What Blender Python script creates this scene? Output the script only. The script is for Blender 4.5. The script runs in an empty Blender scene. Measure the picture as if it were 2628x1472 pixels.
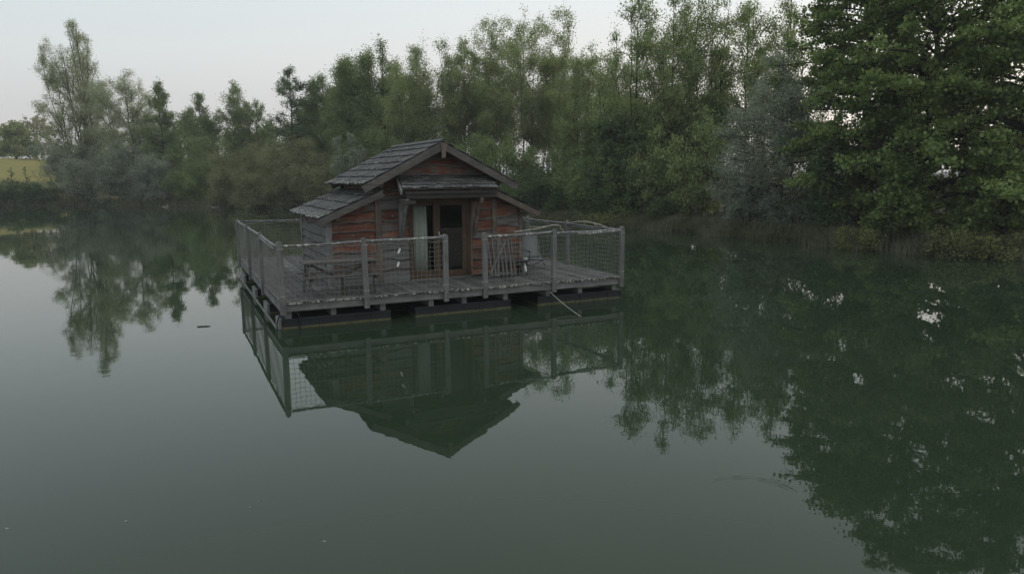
import bpy, math, random
import numpy as np
from mathutils import Matrix, Vector

sc = bpy.context.scene
S = 1.25                       # all lengths below are written at 1/1.25 of real size

# ------------------------------------------------------------------ camera
cam = bpy.data.cameras.new('camera')
cam.sensor_width = 36.0
cam.lens = 25.466
cam.clip_start = 0.05
cam.clip_end = 9000
cam_ob = bpy.data.objects.new('camera', cam)
sc.collection.objects.link(cam_ob)
cam_ob.matrix_world = (Matrix.Translation((0, 0, 2.4723 * S)) @
                       Matrix.Rotation(math.pi / 2 - 0.1534, 4, 'X') @
                       Matrix.Rotation(-0.0084, 4, 'Z'))
sc.camera = cam_ob

# ------------------------------------------------------------------ sky, sun, exposure
world = bpy.data.worlds.new('World')
sc.world = world
world.use_nodes = True
wt = world.node_tree
wt.nodes.clear()
w_out = wt.nodes.new('ShaderNodeOutputWorld')
w_sky = wt.nodes.new('ShaderNodeTexSky')
w_sky.sky_type = 'NISHITA'
w_sky.sun_disc = False
w_sky.sun_elevation = math.radians(4)
w_sky.sun_rotation = math.radians(50)
w_sky.dust_density = 2.0
w_hs = wt.nodes.new('ShaderNodeHueSaturation')
w_hs.inputs['Saturation'].default_value = 0.35
w_bg = wt.nodes.new('ShaderNodeBackground')
w_bg.inputs['Strength'].default_value = 0.05
w_tc = wt.nodes.new('ShaderNodeTexCoord')
w_sep = wt.nodes.new('ShaderNodeSeparateXYZ')
w_ramp = wt.nodes.new('ShaderNodeValToRGB')          # pale sky, pinkish low down; unseen overhead part brightened to light the foliage
cr = w_ramp.color_ramp
cr.elements[0].position = 0.0
cr.elements[0].color = (.68, .635, .63, 1)
cr.elements[1].position = 1.0
cr.elements[1].color = (1.05, 1.08, 1.1, 1)
for p_, c_ in ((.08, (.70, .68, .675)), (.15, (.80, .80, .79)), (.23, (.80, .85, .865)), (.34, (.70, .78, .82)), (.52, (.62, .67, .66)), (.75, (.92, .95, .96))):
    e_ = cr.elements.new(p_)
    e_.color = (*c_, 1)
w_bg2 = wt.nodes.new('ShaderNodeBackground')
w_bg2.inputs['Strength'].default_value = 0.92
w_add = wt.nodes.new('ShaderNodeAddShader')
L = wt.links.new
L(w_sky.outputs[0], w_hs.inputs['Color'])
L(w_hs.outputs[0], w_bg.inputs['Color'])
L(w_tc.outputs['Generated'], w_sep.inputs[0])
L(w_sep.outputs['Z'], w_ramp.inputs[0])
# warmer low on the right, where the sun has just gone down
def wm(op, a_, b_, cl_=False):
    x_ = wt.nodes.new('ShaderNodeMath')
    x_.operation = op
    x_.use_clamp = cl_
    for s_, v_ in ((x_.inputs[0], a_), (x_.inputs[1], b_)):
        if isinstance(v_, (int, float)): s_.default_value = v_
        else: L(v_, s_)
    return x_.outputs[0]


w_low = wm('SUBTRACT', 1.0, wm('MULTIPLY', w_sep.outputs['Z'], 5.0), True)
w_rt = wm('MULTIPLY', w_sep.outputs['X'], 1.3, True)
w_mix = wt.nodes.new('ShaderNodeMix')
w_mix.data_type = 'RGBA'
w_mix.inputs[7].default_value = (1.0, .84, .73, 1)
w_lf = wm('MULTIPLY', wm('MULTIPLY', w_sep.outputs['X'], -1.1, True), wm('MULTIPLY', w_sep.outputs['Z'], 4.0, True))
w_mix0 = wt.nodes.new('ShaderNodeMix')
w_mix0.data_type = 'RGBA'
w_mix0.inputs[7].default_value = (.60, .71, .76, 1)
L(w_lf, w_mix0.inputs[0])
L(w_ramp.outputs[0], w_mix0.inputs[6])
L(wm('MULTIPLY', w_low, w_rt), w_mix.inputs[0])
L(w_mix0.outputs[2], w_mix.inputs[6])
L(w_mix.outputs[2], w_bg2.inputs['Color'])
L(w_bg.outputs[0], w_add.inputs[0])
L(w_bg2.outputs[0], w_add.inputs[1])
L(w_add.outputs[0], w_out.inputs['Surface'])

sun = bpy.data.lights.new('sun', 'SUN')
sun.energy = 0.5
sun.angle = math.radians(14)
sun.color = (1, .9, .8)
sun_ob = bpy.data.objects.new('sun', sun)
sc.collection.objects.link(sun_ob)
_az, _el = math.radians(50), math.radians(5)
_d = Vector((math.sin(_az) * math.cos(_el), math.cos(_az) * math.cos(_el), math.sin(_el)))
sun_ob.rotation_euler = _d.to_track_quat('Z', 'Y').to_euler()

sc.view_settings.view_transform = 'Standard'
sc.view_settings.look = 'None'
sc.view_settings.exposure = 0.0
sc.view_settings.gamma = 1.0
try:
    sc.cycles.max_bounces = 8
    sc.cycles.diffuse_bounces = 3
    sc.cycles.glossy_bounces = 3
    sc.cycles.transparent_max_bounces = 12
    sc.cycles.transmission_bounces = 4
except Exception:
    pass

# ------------------------------------------------------------------ helpers
col = sc.collection
ORG = {}
rnd = random.Random(7)


def tag(o, label=None, cat=None, group=None, kind=None):
    if label: o['label'] = label
    if cat: o['category'] = cat
    if group: o['group'] = group
    if kind: o['kind'] = kind
    return o


class MB:
    """collects boxes, beams and tubes into one mesh"""

    def __init__(self):
        self.v = []
        self.f = []
        self.w = []

    def add(self, vs, fs, w=0.0):
        b = len(self.v)
        self.v.extend([tuple(p) for p in vs])
        self.f.extend([tuple(i + b for i in f) for f in fs])
        if np.isscalar(w): w = [w] * len(vs)
        self.w.extend(w)

    BF = ((0, 3, 2, 1), (4, 5, 6, 7), (0, 1, 5, 4), (1, 2, 6, 5), (2, 3, 7, 6), (3, 0, 4, 7))

    def box(self, x0, x1, y0, y1, z0, z1, w=0.0):
        self.add([(x0, y0, z0), (x1, y0, z0), (x1, y1, z0), (x0, y1, z0),
                  (x0, y0, z1), (x1, y0, z1), (x1, y1, z1), (x0, y1, z1)], MB.BF, w)

    def hexa(self, lo, hi, w=0.0):
        self.add(list(lo) + list(hi), MB.BF, w)

    def beam(self, p, q, wd, ht, up=(0, 0, 1), w=0.0):
        p, q, up = np.array(p, float), np.array(q, float), np.array(up, float)
        d = (q - p) / np.linalg.norm(q - p)
        a = np.cross(d, up)
        a /= np.linalg.norm(a)
        b = np.cross(a, d)
        a *= wd / 2
        b *= ht / 2
        self.add([p - a - b, p + a - b, p + a + b, p - a + b, q - a - b, q + a - b, q + a + b, q - a + b],
                 ((0, 1, 2, 3), (7, 6, 5, 4), (0, 4, 5, 1), (1, 5, 6, 2), (2, 6, 7, 3), (3, 7, 4, 0)), w)

    def tube(self, pts, r, n=6, r1=None, cap=True, w=0.0):
        pts = np.asarray(pts, float)
        m = len(pts)
        rr = np.linspace(r, r if r1 is None else r1, m)
        d = np.gradient(pts, axis=0)
        d /= np.linalg.norm(d, axis=1)[:, None] + 1e-12
        ref = np.array([0, 0, 1.0]) if abs(d[:, 2]).mean() < .8 else np.array([1.0, 0, 0])
        a = np.cross(d, ref)
        a /= np.linalg.norm(a, axis=1)[:, None] + 1e-12
        b = np.cross(d, a)
        t = np.arange(n) * 2 * math.pi / n
        ring = (pts[:, None, :] + rr[:, None, None] * (np.cos(t)[None, :, None] * a[:, None, :] +
                                                       np.sin(t)[None, :, None] * b[:, None, :]))
        vs = ring.reshape(-1, 3)
        fs = []
        for i in range(m - 1):
            for k in range(n):
                k2 = (k + 1) % n
                fs.append((i * n + k, i * n + k2, (i + 1) * n + k2, (i + 1) * n + k))
        if cap:
            fs.append(tuple(range(n - 1, -1, -1)))
            fs.append(tuple((m - 1) * n + k for k in range(n)))
        self.add(vs.tolist(), fs, w)

    def prism(self, poly, axis, a0, a1, w=0.0):
        """polygon in the two other axes, extruded along axis"""
        def mk(p, a):
            p = list(p)
            p.insert(axis, a)
            return tuple(p)
        n = len(poly)
        vs = [mk(p, a0) for p in poly] + [mk(p, a1) for p in poly]
        fs = [tuple(range(n)), tuple(range(2 * n - 1, n - 1, -1))]
        for i in range(n):
            j = (i + 1) % n
            fs.append((i, i + n, j + n, j))
        self.add(vs, fs, w)

    def build(self, name, mat, parent=None, smooth=False, bevel=0.0, kind=None):
        me = bpy.data.meshes.new(name)
        o0 = ORG.get(parent.name if parent else None, (0, 0, 0))
        v = (np.array(self.v) - np.array(o0)) * S
        me.from_pydata(v.tolist(), [], self.f)
        if any(self.w):
            at = me.attributes.new('wear', 'FLOAT', 'POINT')
            at.data.foreach_set('value', np.array(self.w, np.float32))
        bmat(me, mat)
        if smooth: me.polygons.foreach_set('use_smooth', [True] * len(me.polygons))
        me.update()
        fixn(me)
        o = bpy.data.objects.new(name, me)
        col.objects.link(o)
        if parent:
            o.parent = parent
            ORG[o.name] = o0
        if bevel:
            b = o.modifiers.new('bevel', 'BEVEL')
            b.width = bevel * S
            b.segments = 2
            b.limit_method = 'ANGLE'
        if kind: o['kind'] = kind
        return o


def bmat(me, mat):
    me.materials.append(mat)


def fixn(me):
    import bmesh
    b = bmesh.new()
    b.from_mesh(me)
    bmesh.ops.recalc_face_normals(b, faces=b.faces)
    b.to_mesh(me)
    b.free()


def raw_mesh(name, v, quads, mat, smooth=False, tris=False):
    n = 3 if tris else 4
    me = bpy.data.meshes.new(name)
    v = np.asarray(v, np.float32)
    q = np.asarray(quads, np.int32)
    me.vertices.add(len(v))
    me.vertices.foreach_set('co', v.ravel())
    me.loops.add(len(q) * n)
    me.loops.foreach_set('vertex_index', q.ravel())
    me.polygons.add(len(q))
    me.polygons.foreach_set('loop_start', np.arange(len(q), dtype=np.int32) * n)
    if smooth: me.polygons.foreach_set('use_smooth', np.ones(len(q), bool))
    me.materials.append(mat)
    me.update(calc_edges=True)
    me.validate()
    return me


# platform frame: u along the front edge, v towards the back, z up from the water
PX, PY, TH = -3.7365, 11.5934, 0.4395
CT, ST = math.cos(TH), math.sin(TH)


def thing(name, label, cat, o=(0, 0, 0), group=None):
    e = bpy.data.objects.new(name, None)
    e.empty_display_size = .2
    col.objects.link(e)
    u, v, z = o
    e.location = ((PX + u * CT - v * ST) * S, (PY + u * ST + v * CT) * S, z * S)
    e.rotation_euler = (0, 0, TH)
    ORG[e.name] = o
    return tag(e, label, cat, group)


# ------------------------------------------------------------------ materials
class N:
    def __init__(self, name):
        self.m = bpy.data.materials.new(name)
        self.m.use_nodes = True
        self.t = self.m.node_tree
        self.t.nodes.clear()
        self.out = self.t.nodes.new('ShaderNodeOutputMaterial')

    def n(self, typ, **kw):
        x = self.t.nodes.new('ShaderNode' + typ)
        for k, v in kw.items(): setattr(x, k, v)
        return x

    def l(self, a, b):
        self.t.links.new(a, b)

    def coord(self, scale=(1, 1, 1), rot=(0, 0, 0)):
        tc = self.n('TexCoord')
        mp = self.n('Mapping')
        mp.inputs['Scale'].default_value = scale
        mp.inputs['Rotation'].default_value = rot
        self.l(tc.outputs['Object'], mp.inputs[0])
        return mp.outputs[0]

    def noise(self, vec, scale, detail=3, rough=.55, dist=0):
        x = self.n('TexNoise')
        x.inputs['Scale'].default_value = scale
        x.inputs['Detail'].default_value = detail
        x.inputs['Roughness'].default_value = rough
        x.inputs['Distortion'].default_value = dist
        self.l(vec, x.inputs['Vector'])
        return x.outputs['Fac']

    def ramp(self, fac, stops, interp='LINEAR'):
        x = self.n('ValToRGB')
        r = x.color_ramp
        r.interpolation = interp
        r.elements[0].position, r.elements[1].position = stops[0][0], stops[-1][0]
        r.elements[0].color = (*stops[0][1], 1)
        r.elements[1].color = (*stops[-1][1], 1)
        for p, c in stops[1:-1]:
            r.elements.new(p).color = (*c, 1)
        self.l(fac, x.inputs[0])
        return x.outputs[0]

    def mix(self, fac, a, b, typ='MIX'):
        x = self.n('Mix', data_type='RGBA', blend_type=typ)
        for s, val in ((x.inputs[0], fac), (x.inputs[6], a), (x.inputs[7], b)):
            if isinstance(val, (int, float)): s.default_value = val
            elif isinstance(val, tuple): s.default_value = (*val, 1)
            else: self.l(val, s)
        return x.outputs[2]

    def math(self, op, a, b=0.0, clamp=False):
        x = self.n('Math', operation=op, use_clamp=clamp)
        for s, val in ((x.inputs[0], a), (x.inputs[1], b)):
            if isinstance(val, (int, float)): s.default_value = val
            else: self.l(val, s)
        return x.outputs[0]

    def island(self):
        return self.n('NewGeometry').outputs['Random Per Island']

    def attr(self, name='wear'):
        x = self.n('Attribute', attribute_name=name)
        return x.outputs['Fac']

    def pbr(self, color, rough=.7, spec=.3, bump=None, bs=.3, bd=.01, metal=0.0):
        p = self.n('BsdfPrincipled')
        if isinstance(color, tuple): p.inputs['Base Color'].default_value = (*color, 1)
        else: self.l(color, p.inputs['Base Color'])
        if isinstance(rough, (int, float)): p.inputs['Roughness'].default_value = rough
        else: self.l(rough, p.inputs['Roughness'])
        p.inputs['Specular IOR Level'].default_value = spec
        p.inputs['Metallic'].default_value = metal
        if bump is not None:
            b = self.n('Bump')
            b.inputs['Strength'].default_value = bs
            b.inputs['Distance'].default_value = bd
            self.l(bump, b.inputs['Height'])
            self.l(b.outputs[0], p.inputs['Normal'])
        self.p = p
        self.l(p.outputs[0], self.out.inputs['Surface'])
        return self.m


def value(c, k):
    return tuple(x * k for x in c)


def wood(name, dark, light, axis, lichen=0.0, var=.5, green=0.0, rough=.8):
    a = N(name)
    sc_ = [9, 9, 9]
    sc_[axis] = .7
    v = a.coord(tuple(sc_))
    g = a.noise(v, 3.0, 5, .65, .6)
    c = a.ramp(g, ((.25, dark), (.72, light)))
    isl = a.island()
    k = a.math('ADD', a.math('MULTIPLY', isl, var), 1 - var / 2)
    kk = a.n('CombineColor')
    for i in range(3): a.l(k, kk.inputs[i])
    c = a.mix(1.0, c, kk.outputs[0], 'MULTIPLY')
    pv = a.coord((1, 1, 1))
    blot = a.noise(pv, 2.2, 4, .6)
    c = a.mix(a.ramp(blot, ((.42, (0, 0, 0)), (.68, (.6, .6, .6)))), c, value(dark, .7))
    if green:
        gn = a.noise(pv, 5.0, 3)
        c = a.mix(a.math('MULTIPLY', a.ramp(gn, ((.5, (0, 0, 0)), (.7, (1, 1, 1)))), green), c, (.06, .075, .035))
    if lichen:
        li = a.noise(pv, 16.0, 3, .6)
        m = a.ramp(a.math('ADD', li, a.math('MULTIPLY', a.attr(), lichen)), ((.66, (0, 0, 0)), (.72, (1, 1, 1))))
        c = a.mix(m, c, (.50, .51, .46))
    return a.pbr(c, rough, .25, g, .5, .008)


GD, GL = (.118, .119, .117), (.265, .267, .262)
M = {}
for i_, ax_ in enumerate('uvz'):
    M['grey_' + ax_] = wood('weathered_grey_timber_' + ax_, GD, GL, i_, lichen=.0)
    M['lich_' + ax_] = wood('lichened_timber_' + ax_, GD, GL, i_, lichen=.16)
M['deck'] = wood('deck_boards_wood', (.062, .062, .061), (.15, .15, .148), 1, lichen=.15, var=.7, green=.25)
M['beam'] = wood('brown_beam_wood_z', (.075, .06, .05), (.20, .165, .14), 2)
M['barge'] = wood('barge_board_wood', (.065, .06, .056), (.17, .155, .143), 0)
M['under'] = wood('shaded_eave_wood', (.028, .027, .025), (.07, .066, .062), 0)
M['slat'] = wood('gate_slat_wood', (.085, .085, .08), (.19, .19, .18), 2)
M['frame_wood'] = wood('varnished_door_wood', (.048, .032, .023), (.122, .078, .052), 2, var=.3)
M['table'] = wood('table_wood', (.07, .065, .058), (.13, .12, .11), 0, var=.3)
M['shingle'] = wood('roof_shingle_wood', (.042, .043, .043), (.112, .114, .115), 1, lichen=.13, var=.65)
M['shingle_u'] = wood('canopy_shingle_wood', (.06, .061, .061), (.165, .168, .168), 1, lichen=.09, var=.65)
M['shingle_x'] = wood('roof_slope_shingle_wood', (.042, .043, .043), (.112, .114, .115), 0, lichen=.13, var=.65)


def cladding(name, axis):
    a = N(name)
    s_ = [7, 7, 7]
    s_[axis] = .6
    v = a.coord(tuple(s_))
    g = a.noise(v, 3.0, 6, .65, 1.2)
    red = a.ramp(g, ((.25, (.05, .019, .014)), (.5, (.14, .052, .036)), (.75, (.24, .115, .076))))
    gry = a.ramp(g, ((.25, (.05, .05, .05)), (.75, (.20, .195, .185))))
    pv = a.coord((1, 1, 1))
    bl = a.noise(pv, 2.6, 4, .6)
    isl = a.island()
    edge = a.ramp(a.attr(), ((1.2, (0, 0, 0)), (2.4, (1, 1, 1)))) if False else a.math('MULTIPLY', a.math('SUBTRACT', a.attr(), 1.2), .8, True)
    f = a.math('ADD', a.math('ADD', a.math('MULTIPLY', bl, 1.0), a.math('MULTIPLY', isl, .45)), a.math('MINIMUM', a.attr(), .7))
    m = a.ramp(f, ((.76, (0, 0, 0)), (1.05, (1, 1, 1))))
    tone = a.math('ADD', a.math('MULTIPLY', a.math('FRACT', a.math('MULTIPLY', isl, 7.31)), .7), .6)
    tc_ = a.n('CombineColor')
    for i in range(3): a.l(tone, tc_.inputs[i])
    brown = a.ramp(g, ((.25, (.06, .042, .032)), (.75, (.24, .175, .13))))
    bm = a.ramp(a.noise(a.coord((1.6, 1.6, 3.0)), 1.7, 3, .6), ((.47, (0, 0, 0)), (.68, (1, 1, 1))))
    c = a.mix(m, a.mix(1.0, a.mix(bm, red, brown), tc_.outputs[0], 'MULTIPLY'), gry)
    # knots
    kn = a.n('TexVoronoi')
    kn.inputs['Scale'].default_value = 2.3
    a.l(pv, kn.inputs['Vector'])
    km = a.ramp(kn.outputs['Distance'], ((.035, (1, 1, 1)), (.085, (0, 0, 0))))
    c = a.mix(a.math('MULTIPLY', km, .7), c, (.34, .16, .09))
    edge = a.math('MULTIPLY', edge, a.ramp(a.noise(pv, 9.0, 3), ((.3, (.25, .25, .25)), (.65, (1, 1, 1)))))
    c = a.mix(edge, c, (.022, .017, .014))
    return a.pbr(c, .75, .25, g, .5, .008)


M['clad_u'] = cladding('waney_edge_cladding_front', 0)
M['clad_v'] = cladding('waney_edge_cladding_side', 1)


def plain(name, c, rough=.6, spec=.4, nscale=8.0, amt=.25, metal=0.0, bump=True):
    a = N(name)
    n = a.noise(a.coord(), nscale, 4, .6)
    cc = a.ramp(n, ((.3, value(c, 1 - amt)), (.7, value(c, 1 + amt))))
    return a.pbr(cc, rough, spec, n if bump else None, .15, .01, metal)


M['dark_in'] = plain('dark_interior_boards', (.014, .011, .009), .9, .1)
M['rope'] = plain('net_cord', (.22, .225, .21), .9, .1, 30)
M['rope_pale'] = plain('pale_cord', (.33, .33, .31), .9, .1, 30)
M['curtain'] = plain('pale_curtain_cloth', (.74, .75, .73), .95, .05, 4, .06)
M['fabric'] = plain('grey_sling_fabric', (.20, .21, .215), .9, .1, 40, .12)
M['black'] = plain('black_metal', (.02, .02, .022), .5, .4, 12, .3)
M['steel'] = plain('grey_steel_tube', (.16, .16, .155), .5, .5, 12, .2, .3)
M['galv'] = plain('galvanised_steel', (.45, .46, .46), .4, .5, 20, .2, .6)
M['white'] = plain('white_plastic', (.75, .76, .77), .5, .4, 6, .05)
M['branch'] = plain('bare_pale_branch', (.33, .31, .27), .85, .1, 22, .35)
M['rubber'] = plain('black_rubber_hose', (.018, .018, .018), .5, .4, 20, .2)
M['linen'] = plain('grey_bed_linen', (.16, .165, .165), .95, .05, 5, .08)
M['bolt'] = plain('bolt_steel', (.10, .10, .10), .45, .5, 20, .2, .6)

a = N('pontoon_plastic')
pv = a.coord()
gz = a.n('NewGeometry')
sp = a.n('SeparateXYZ')
a.l(gz.outputs['Position'], sp.inputs[0])
n_ = a.noise(pv, 4.0, 4, .6)
hgt = a.math('ADD', sp.outputs['Z'], a.math('MULTIPLY', n_, .05))
alg = a.ramp(hgt, ((.045, (1, 1, 1)), (.075, (0, 0, 0))))
base = a.ramp(n_, ((.3, (.006, .009, .012)), (.7, (.016, .021, .026))))
M['pontoon'] = a.pbr(a.mix(alg, base, a.ramp(a.noise(pv, 14.0, 3), ((.3, (.07, .075, .035)), (.7, (.17, .16, .075))))), .45, .4, n_, .2, .01)
M['pontoon_end'] = plain('pontoon_end_plate', (.20, .205, .20), .7, .3, 5, .25)

a = N('window_glass')
gl = a.n('BsdfGlossy')
gl.inputs['Roughness'].default_value = .02
gl.inputs['Color'].default_value = (.9, .9, .9, 1)
tr = a.n('BsdfTransparent')
tr.inputs['Color'].default_value = (.82, .85, .83, 1)
fr = a.n('Fresnel')
fr.inputs['IOR'].default_value = 1.5
mx = a.n('MixShader')
a.l(a.math('MULTIPLY', fr.outputs[0], .45), mx.inputs[0])
a.l(tr.outputs[0], mx.inputs[1])
a.l(gl.outputs[0], mx.inputs[2])
a.l(mx.outputs[0], a.out.inputs['Surface'])
M['glass'] = a.m


def leafmat(name, c1, c2, c3=None, trans=.42, rough=.5, vs=.5):
    a = N(name)
    isl = a.island()
    big = a.noise(a.coord(), vs, 2)
    f = a.math('ADD', a.math('MULTIPLY', isl, .55), a.math('MULTIPLY', big, .9))
    stops = [(.25, c1), (1.0, c2)] if c3 is None else [(.25, c1), (.62, c2), (1.0, c3)]
    c = a.ramp(f, stops)
    p = a.n('BsdfPrincipled')
    a.l(c, p.inputs['Base Color'])
    p.inputs['Roughness'].default_value = rough
    p.inputs['Specular IOR Level'].default_value = .25
    t = a.n('BsdfTranslucent')
    tcol = a.mix(1.0, c, (1.08, 1.12, .78), 'MULTIPLY')
    a.l(tcol, t.inputs['Color'])
    m = a.n('MixShader')
    m.inputs[0].default_value = trans
    a.l(p.outputs[0], m.inputs[1])
    a.l(t.outputs[0], m.inputs[2])
    a.l(m.outputs[0], a.out.inputs['Surface'])
    return a.m


LF = {
    'willow': leafmat('willow_leaf', (0.228, 0.260, 0.187), (0.346, 0.384, 0.268), (0.450, 0.470, 0.323)),
    'silver': leafmat('silver_leaf', (0.154, 0.188, 0.147), (0.255, 0.294, 0.237), (0.357, 0.384, 0.327)),
    'olive': leafmat('olive_leaf', (0.128, 0.150, 0.080), (0.212, 0.229, 0.127), (0.292, 0.299, 0.172)),
    'mid': leafmat('mid_green_leaf', (0.088, 0.137, 0.060), (0.166, 0.225, 0.097), (0.256, 0.315, 0.137)),
    'poplar': leafmat('poplar_leaf', (0.154, 0.202, 0.093), (0.254, 0.310, 0.145), (0.376, 0.405, 0.197)),
    'robinia': leafmat('robinia_leaf', (0.132, 0.179, 0.089), (0.224, 0.286, 0.131), (0.345, 0.393, 0.176)),
    'dark': leafmat('dark_leaf', (0.057, 0.088, 0.049), (0.100, 0.148, 0.074), (0.153, 0.206, 0.105)),
    'maple': leafmat('maple_leaf', (0.084, 0.130, 0.050), (0.165, 0.232, 0.082), (0.275, 0.345, 0.125)),
    'brown': leafmat('brownish_leaf', (0.208, 0.191, 0.123), (0.310, 0.280, 0.179), (0.392, 0.351, 0.225)),
    'oak': leafmat('oak_leaf', (0.129, 0.167, 0.065), (0.214, 0.255, 0.102), (0.295, 0.326, 0.141)),
    'reed': leafmat('reed_blade', (.09, .092, .06), (.16, .155, .105), (.26, .245, .175), .2),
    'grass': leafmat('bank_grass_blade', (.055, .072, .038), (.10, .12, .062), (.165, .17, .105), .2),
}


def bark(name, d, l):
    a = N(name)
    g = a.noise(a.coord((4, 4, 1.2)), 4.0, 5, .65)
    return a.pbr(a.ramp(g, ((.3, d), (.7, l))), .9, .15, g, .6, .03)


BK = {'grey': bark('grey_bark', (.05, .048, .042), (.16, .15, .135)),
      'dark': bark('dark_bark', (.018, .016, .013), (.06, .053, .045)),
      'brown': bark('brown_bark', (.035, .03, .024), (.10, .085, .07))}

# ground, meadow
a = N('bank_soil_and_litter')
pv = a.coord()
n1 = a.noise(pv, .6, 5, .6)
n2 = a.noise(pv, 6.0, 4, .6)
c = a.mix(n2, a.ramp(n1, ((.3, (.020, .022, .012)), (.7, (.05, .055, .026)))), (.045, .04, .026))
M['ground'] = a.pbr(c, .95, .1, n2, .6, .05)
a = N('meadow_grass')
pv = a.coord()
n1 = a.noise(a.coord((.35, 1.2, 1)), .5, 5, .6)
n2 = a.noise(pv, 9.0, 4, .7)
c = a.mix(a.math('MULTIPLY', n2, .5), a.ramp(n1, ((.3, (.22, .20, .06)), (.55, (.27, .235, .075)), (.75, (.33, .26, .12)))), (.16, .15, .05))
M['meadow'] = a.pbr(c, .95, .1, n2, .5, .05)

# water
a = N('pond_water')
tc = a.n('TexCoord')
P_ = tc.outputs['Object']
n1 = a.noise(P_, .9, 2, .5)
n2 = a.noise(P_, 4.5, 2, .5)
patch = a.ramp(a.noise(P_, .09, 2), ((.42, (.25, .25, .25)), (.62, (1, 1, 1))))
h = a.math('ADD', a.math('MULTIPLY', n1, .0032), a.math('MULTIPLY', n2, .0007))
h = a.math('MULTIPLY', h, patch)
dv = a.n('VectorMath', operation='DISTANCE')           # one ring of ripples where a fish rose
a.l(P_, dv.inputs[0])
dv.inputs[1].default_value = (1.85 * S, 5.28 * S, 0)
rr = a.math('SUBTRACT', dv.outputs['Value'], .36 * S)
win = a.math('POWER', 2.718, a.math('MULTIPLY', a.math('MULTIPLY', rr, rr), -260.0))
ring = a.math('MULTIPLY', a.math('MULTIPLY', a.math('SINE', a.math('MULTIPLY', rr, 95.0)), win), .0006)
sy = a.n('SeparateXYZ')
a.l(P_, sy.inputs[0])
ring = a.math('MULTIPLY', ring, a.math('ADD', a.math('MULTIPLY', a.math('SUBTRACT', sy.outputs['Y'], 5.36 * S), 3.0), .15, True))
h = a.math('ADD', h, ring)
c = a.ramp(a.noise(P_, .25, 3), ((.3, (.023, .038, .022)), (.7, (.030, .045, .027))))
M['water'] = a.pbr(c, .0, .5, h, 1.0, 1.0)
a.p.inputs['IOR'].default_value = 1.333
a.p.inputs['Roughness'].default_value = .015

# ------------------------------------------------------------------ ground, meadow and water
PC = np.array([-15.0, 25.0])
SHORE = np.array([(-46.65, 66.5), (-40, 65.3), (-34.7, 64.2), (-28.5, 62.2), (-22.7, 59.6), (-17.5, 57.0), (-12.5, 52.8), (-7.5, 48),
                  (-2, 42.2), (1.4, 38.2), (3.4, 35.7), (5.2, 33.5), (7.1, 30.8), (8.8, 27.9), (10.1, 25.7), (11.3, 23.5), (12.6, 21.5),
                  (14.3, 20.0), (16.6, 16), (18, 8), (18, -4), (12, -16), (-2, -24), (-22, -26), (-44, -16), (-62, 4),
                  (-72, 30), (-70, 52), (-60, 64)])
_dv = SHORE - PC
_th = np.arctan2(_dv[:, 1], _dv[:, 0])
_r = np.hypot(_dv[:, 0], _dv[:, 1])
_o = np.argsort(_th)
_th, _r = _th[_o], _r[_o]
_th = np.r_[_th[-1] - 2 * math.pi, _th, _th[0] + 2 * math.pi]
_r = np.r_[_r[-1], _r, _r[0]]


def shore_r(t):
    r = np.interp(t, _th, _r)
    return r + .14 * np.sin(t * 61) + .10 * np.sin(t * 143 + 1) + .06 * np.sin(t * 331 + 2)


def sm(x):
    x = np.clip(x, 0, 1)
    return x * x * (3 - 2 * x)


def ground_h(x, y):
    """height above the water at author coordinates"""
    x, y = np.asarray(x, float), np.asarray(y, float)
    t = np.arctan2(y - PC[1], x - PC[0])
    d = np.hypot(x - PC[0], y - PC[1]) - shore_r(t)
    h = np.where(d < 0, np.maximum(d * .6, -1.5), .30 * sm(d / .7) + np.clip(d * .03, 0, .7))
    hill = sm((-.545 * y - x) / 7) * (np.clip((y - 66) / 36, 0, 1) * (3.3 + np.clip(-62 - x, -20, 12) * .11) - np.clip((y - 112) / 300, 0, 3) * 6)
    return h + np.where(d > 0, np.maximum(hill, -2), 0) * sm(d / 6)


NT = 900
tt = np.linspace(-math.pi, math.pi, NT, endpoint=False)
ds = np.array([-200, -20, -6, -2, -.8, -.3, 0, .12, .3, .6, 1, 2, 4, 7, 11, 16, 22, 29, 37, 46, 57, 75, 110, 180, 350, 800, 1500])
rs = shore_r(tt)
vs = []
for d_ in ds:
    r_ = np.maximum(rs + d_, .5)
    x_ = PC[0] + r_ * np.cos(tt)
    y_ = PC[1] + r_ * np.sin(tt)
    vs.append(np.stack([x_ * S, y_ * S, ground_h(x_, y_) * S], 1))
vs = np.array(vs)
nr = len(ds)
idx = np.arange(nr * NT).reshape(nr, NT)
q = np.stack([idx[:-1], np.roll(idx, -1, 1)[:-1], np.roll(idx, -1, 1)[1:], idx[1:]], -1).reshape(-1, 4)
vf = vs.reshape(-1, 3)
cen = vf[q].mean(1) / S
tcen = np.arctan2(cen[:, 1] - PC[1], cen[:, 0] - PC[0])
dcen = np.hypot(cen[:, 0] - PC[0], cen[:, 1] - PC[1]) - shore_r(tcen)
ism = (dcen > 2) & (dcen < 400) & (cen[:, 0] < -.54 * cen[:, 1]) & (cen[:, 1] > 55)


def sub_mesh(name, mask, mat):
    qq = q[mask]
    u_, inv = np.unique(qq, return_inverse=True)
    o = bpy.data.objects.new(name, raw_mesh(name, vf[u_], inv.reshape(qq.shape), mat, True))
    col.objects.link(o)
    o['kind'] = 'structure'
    return o


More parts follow.
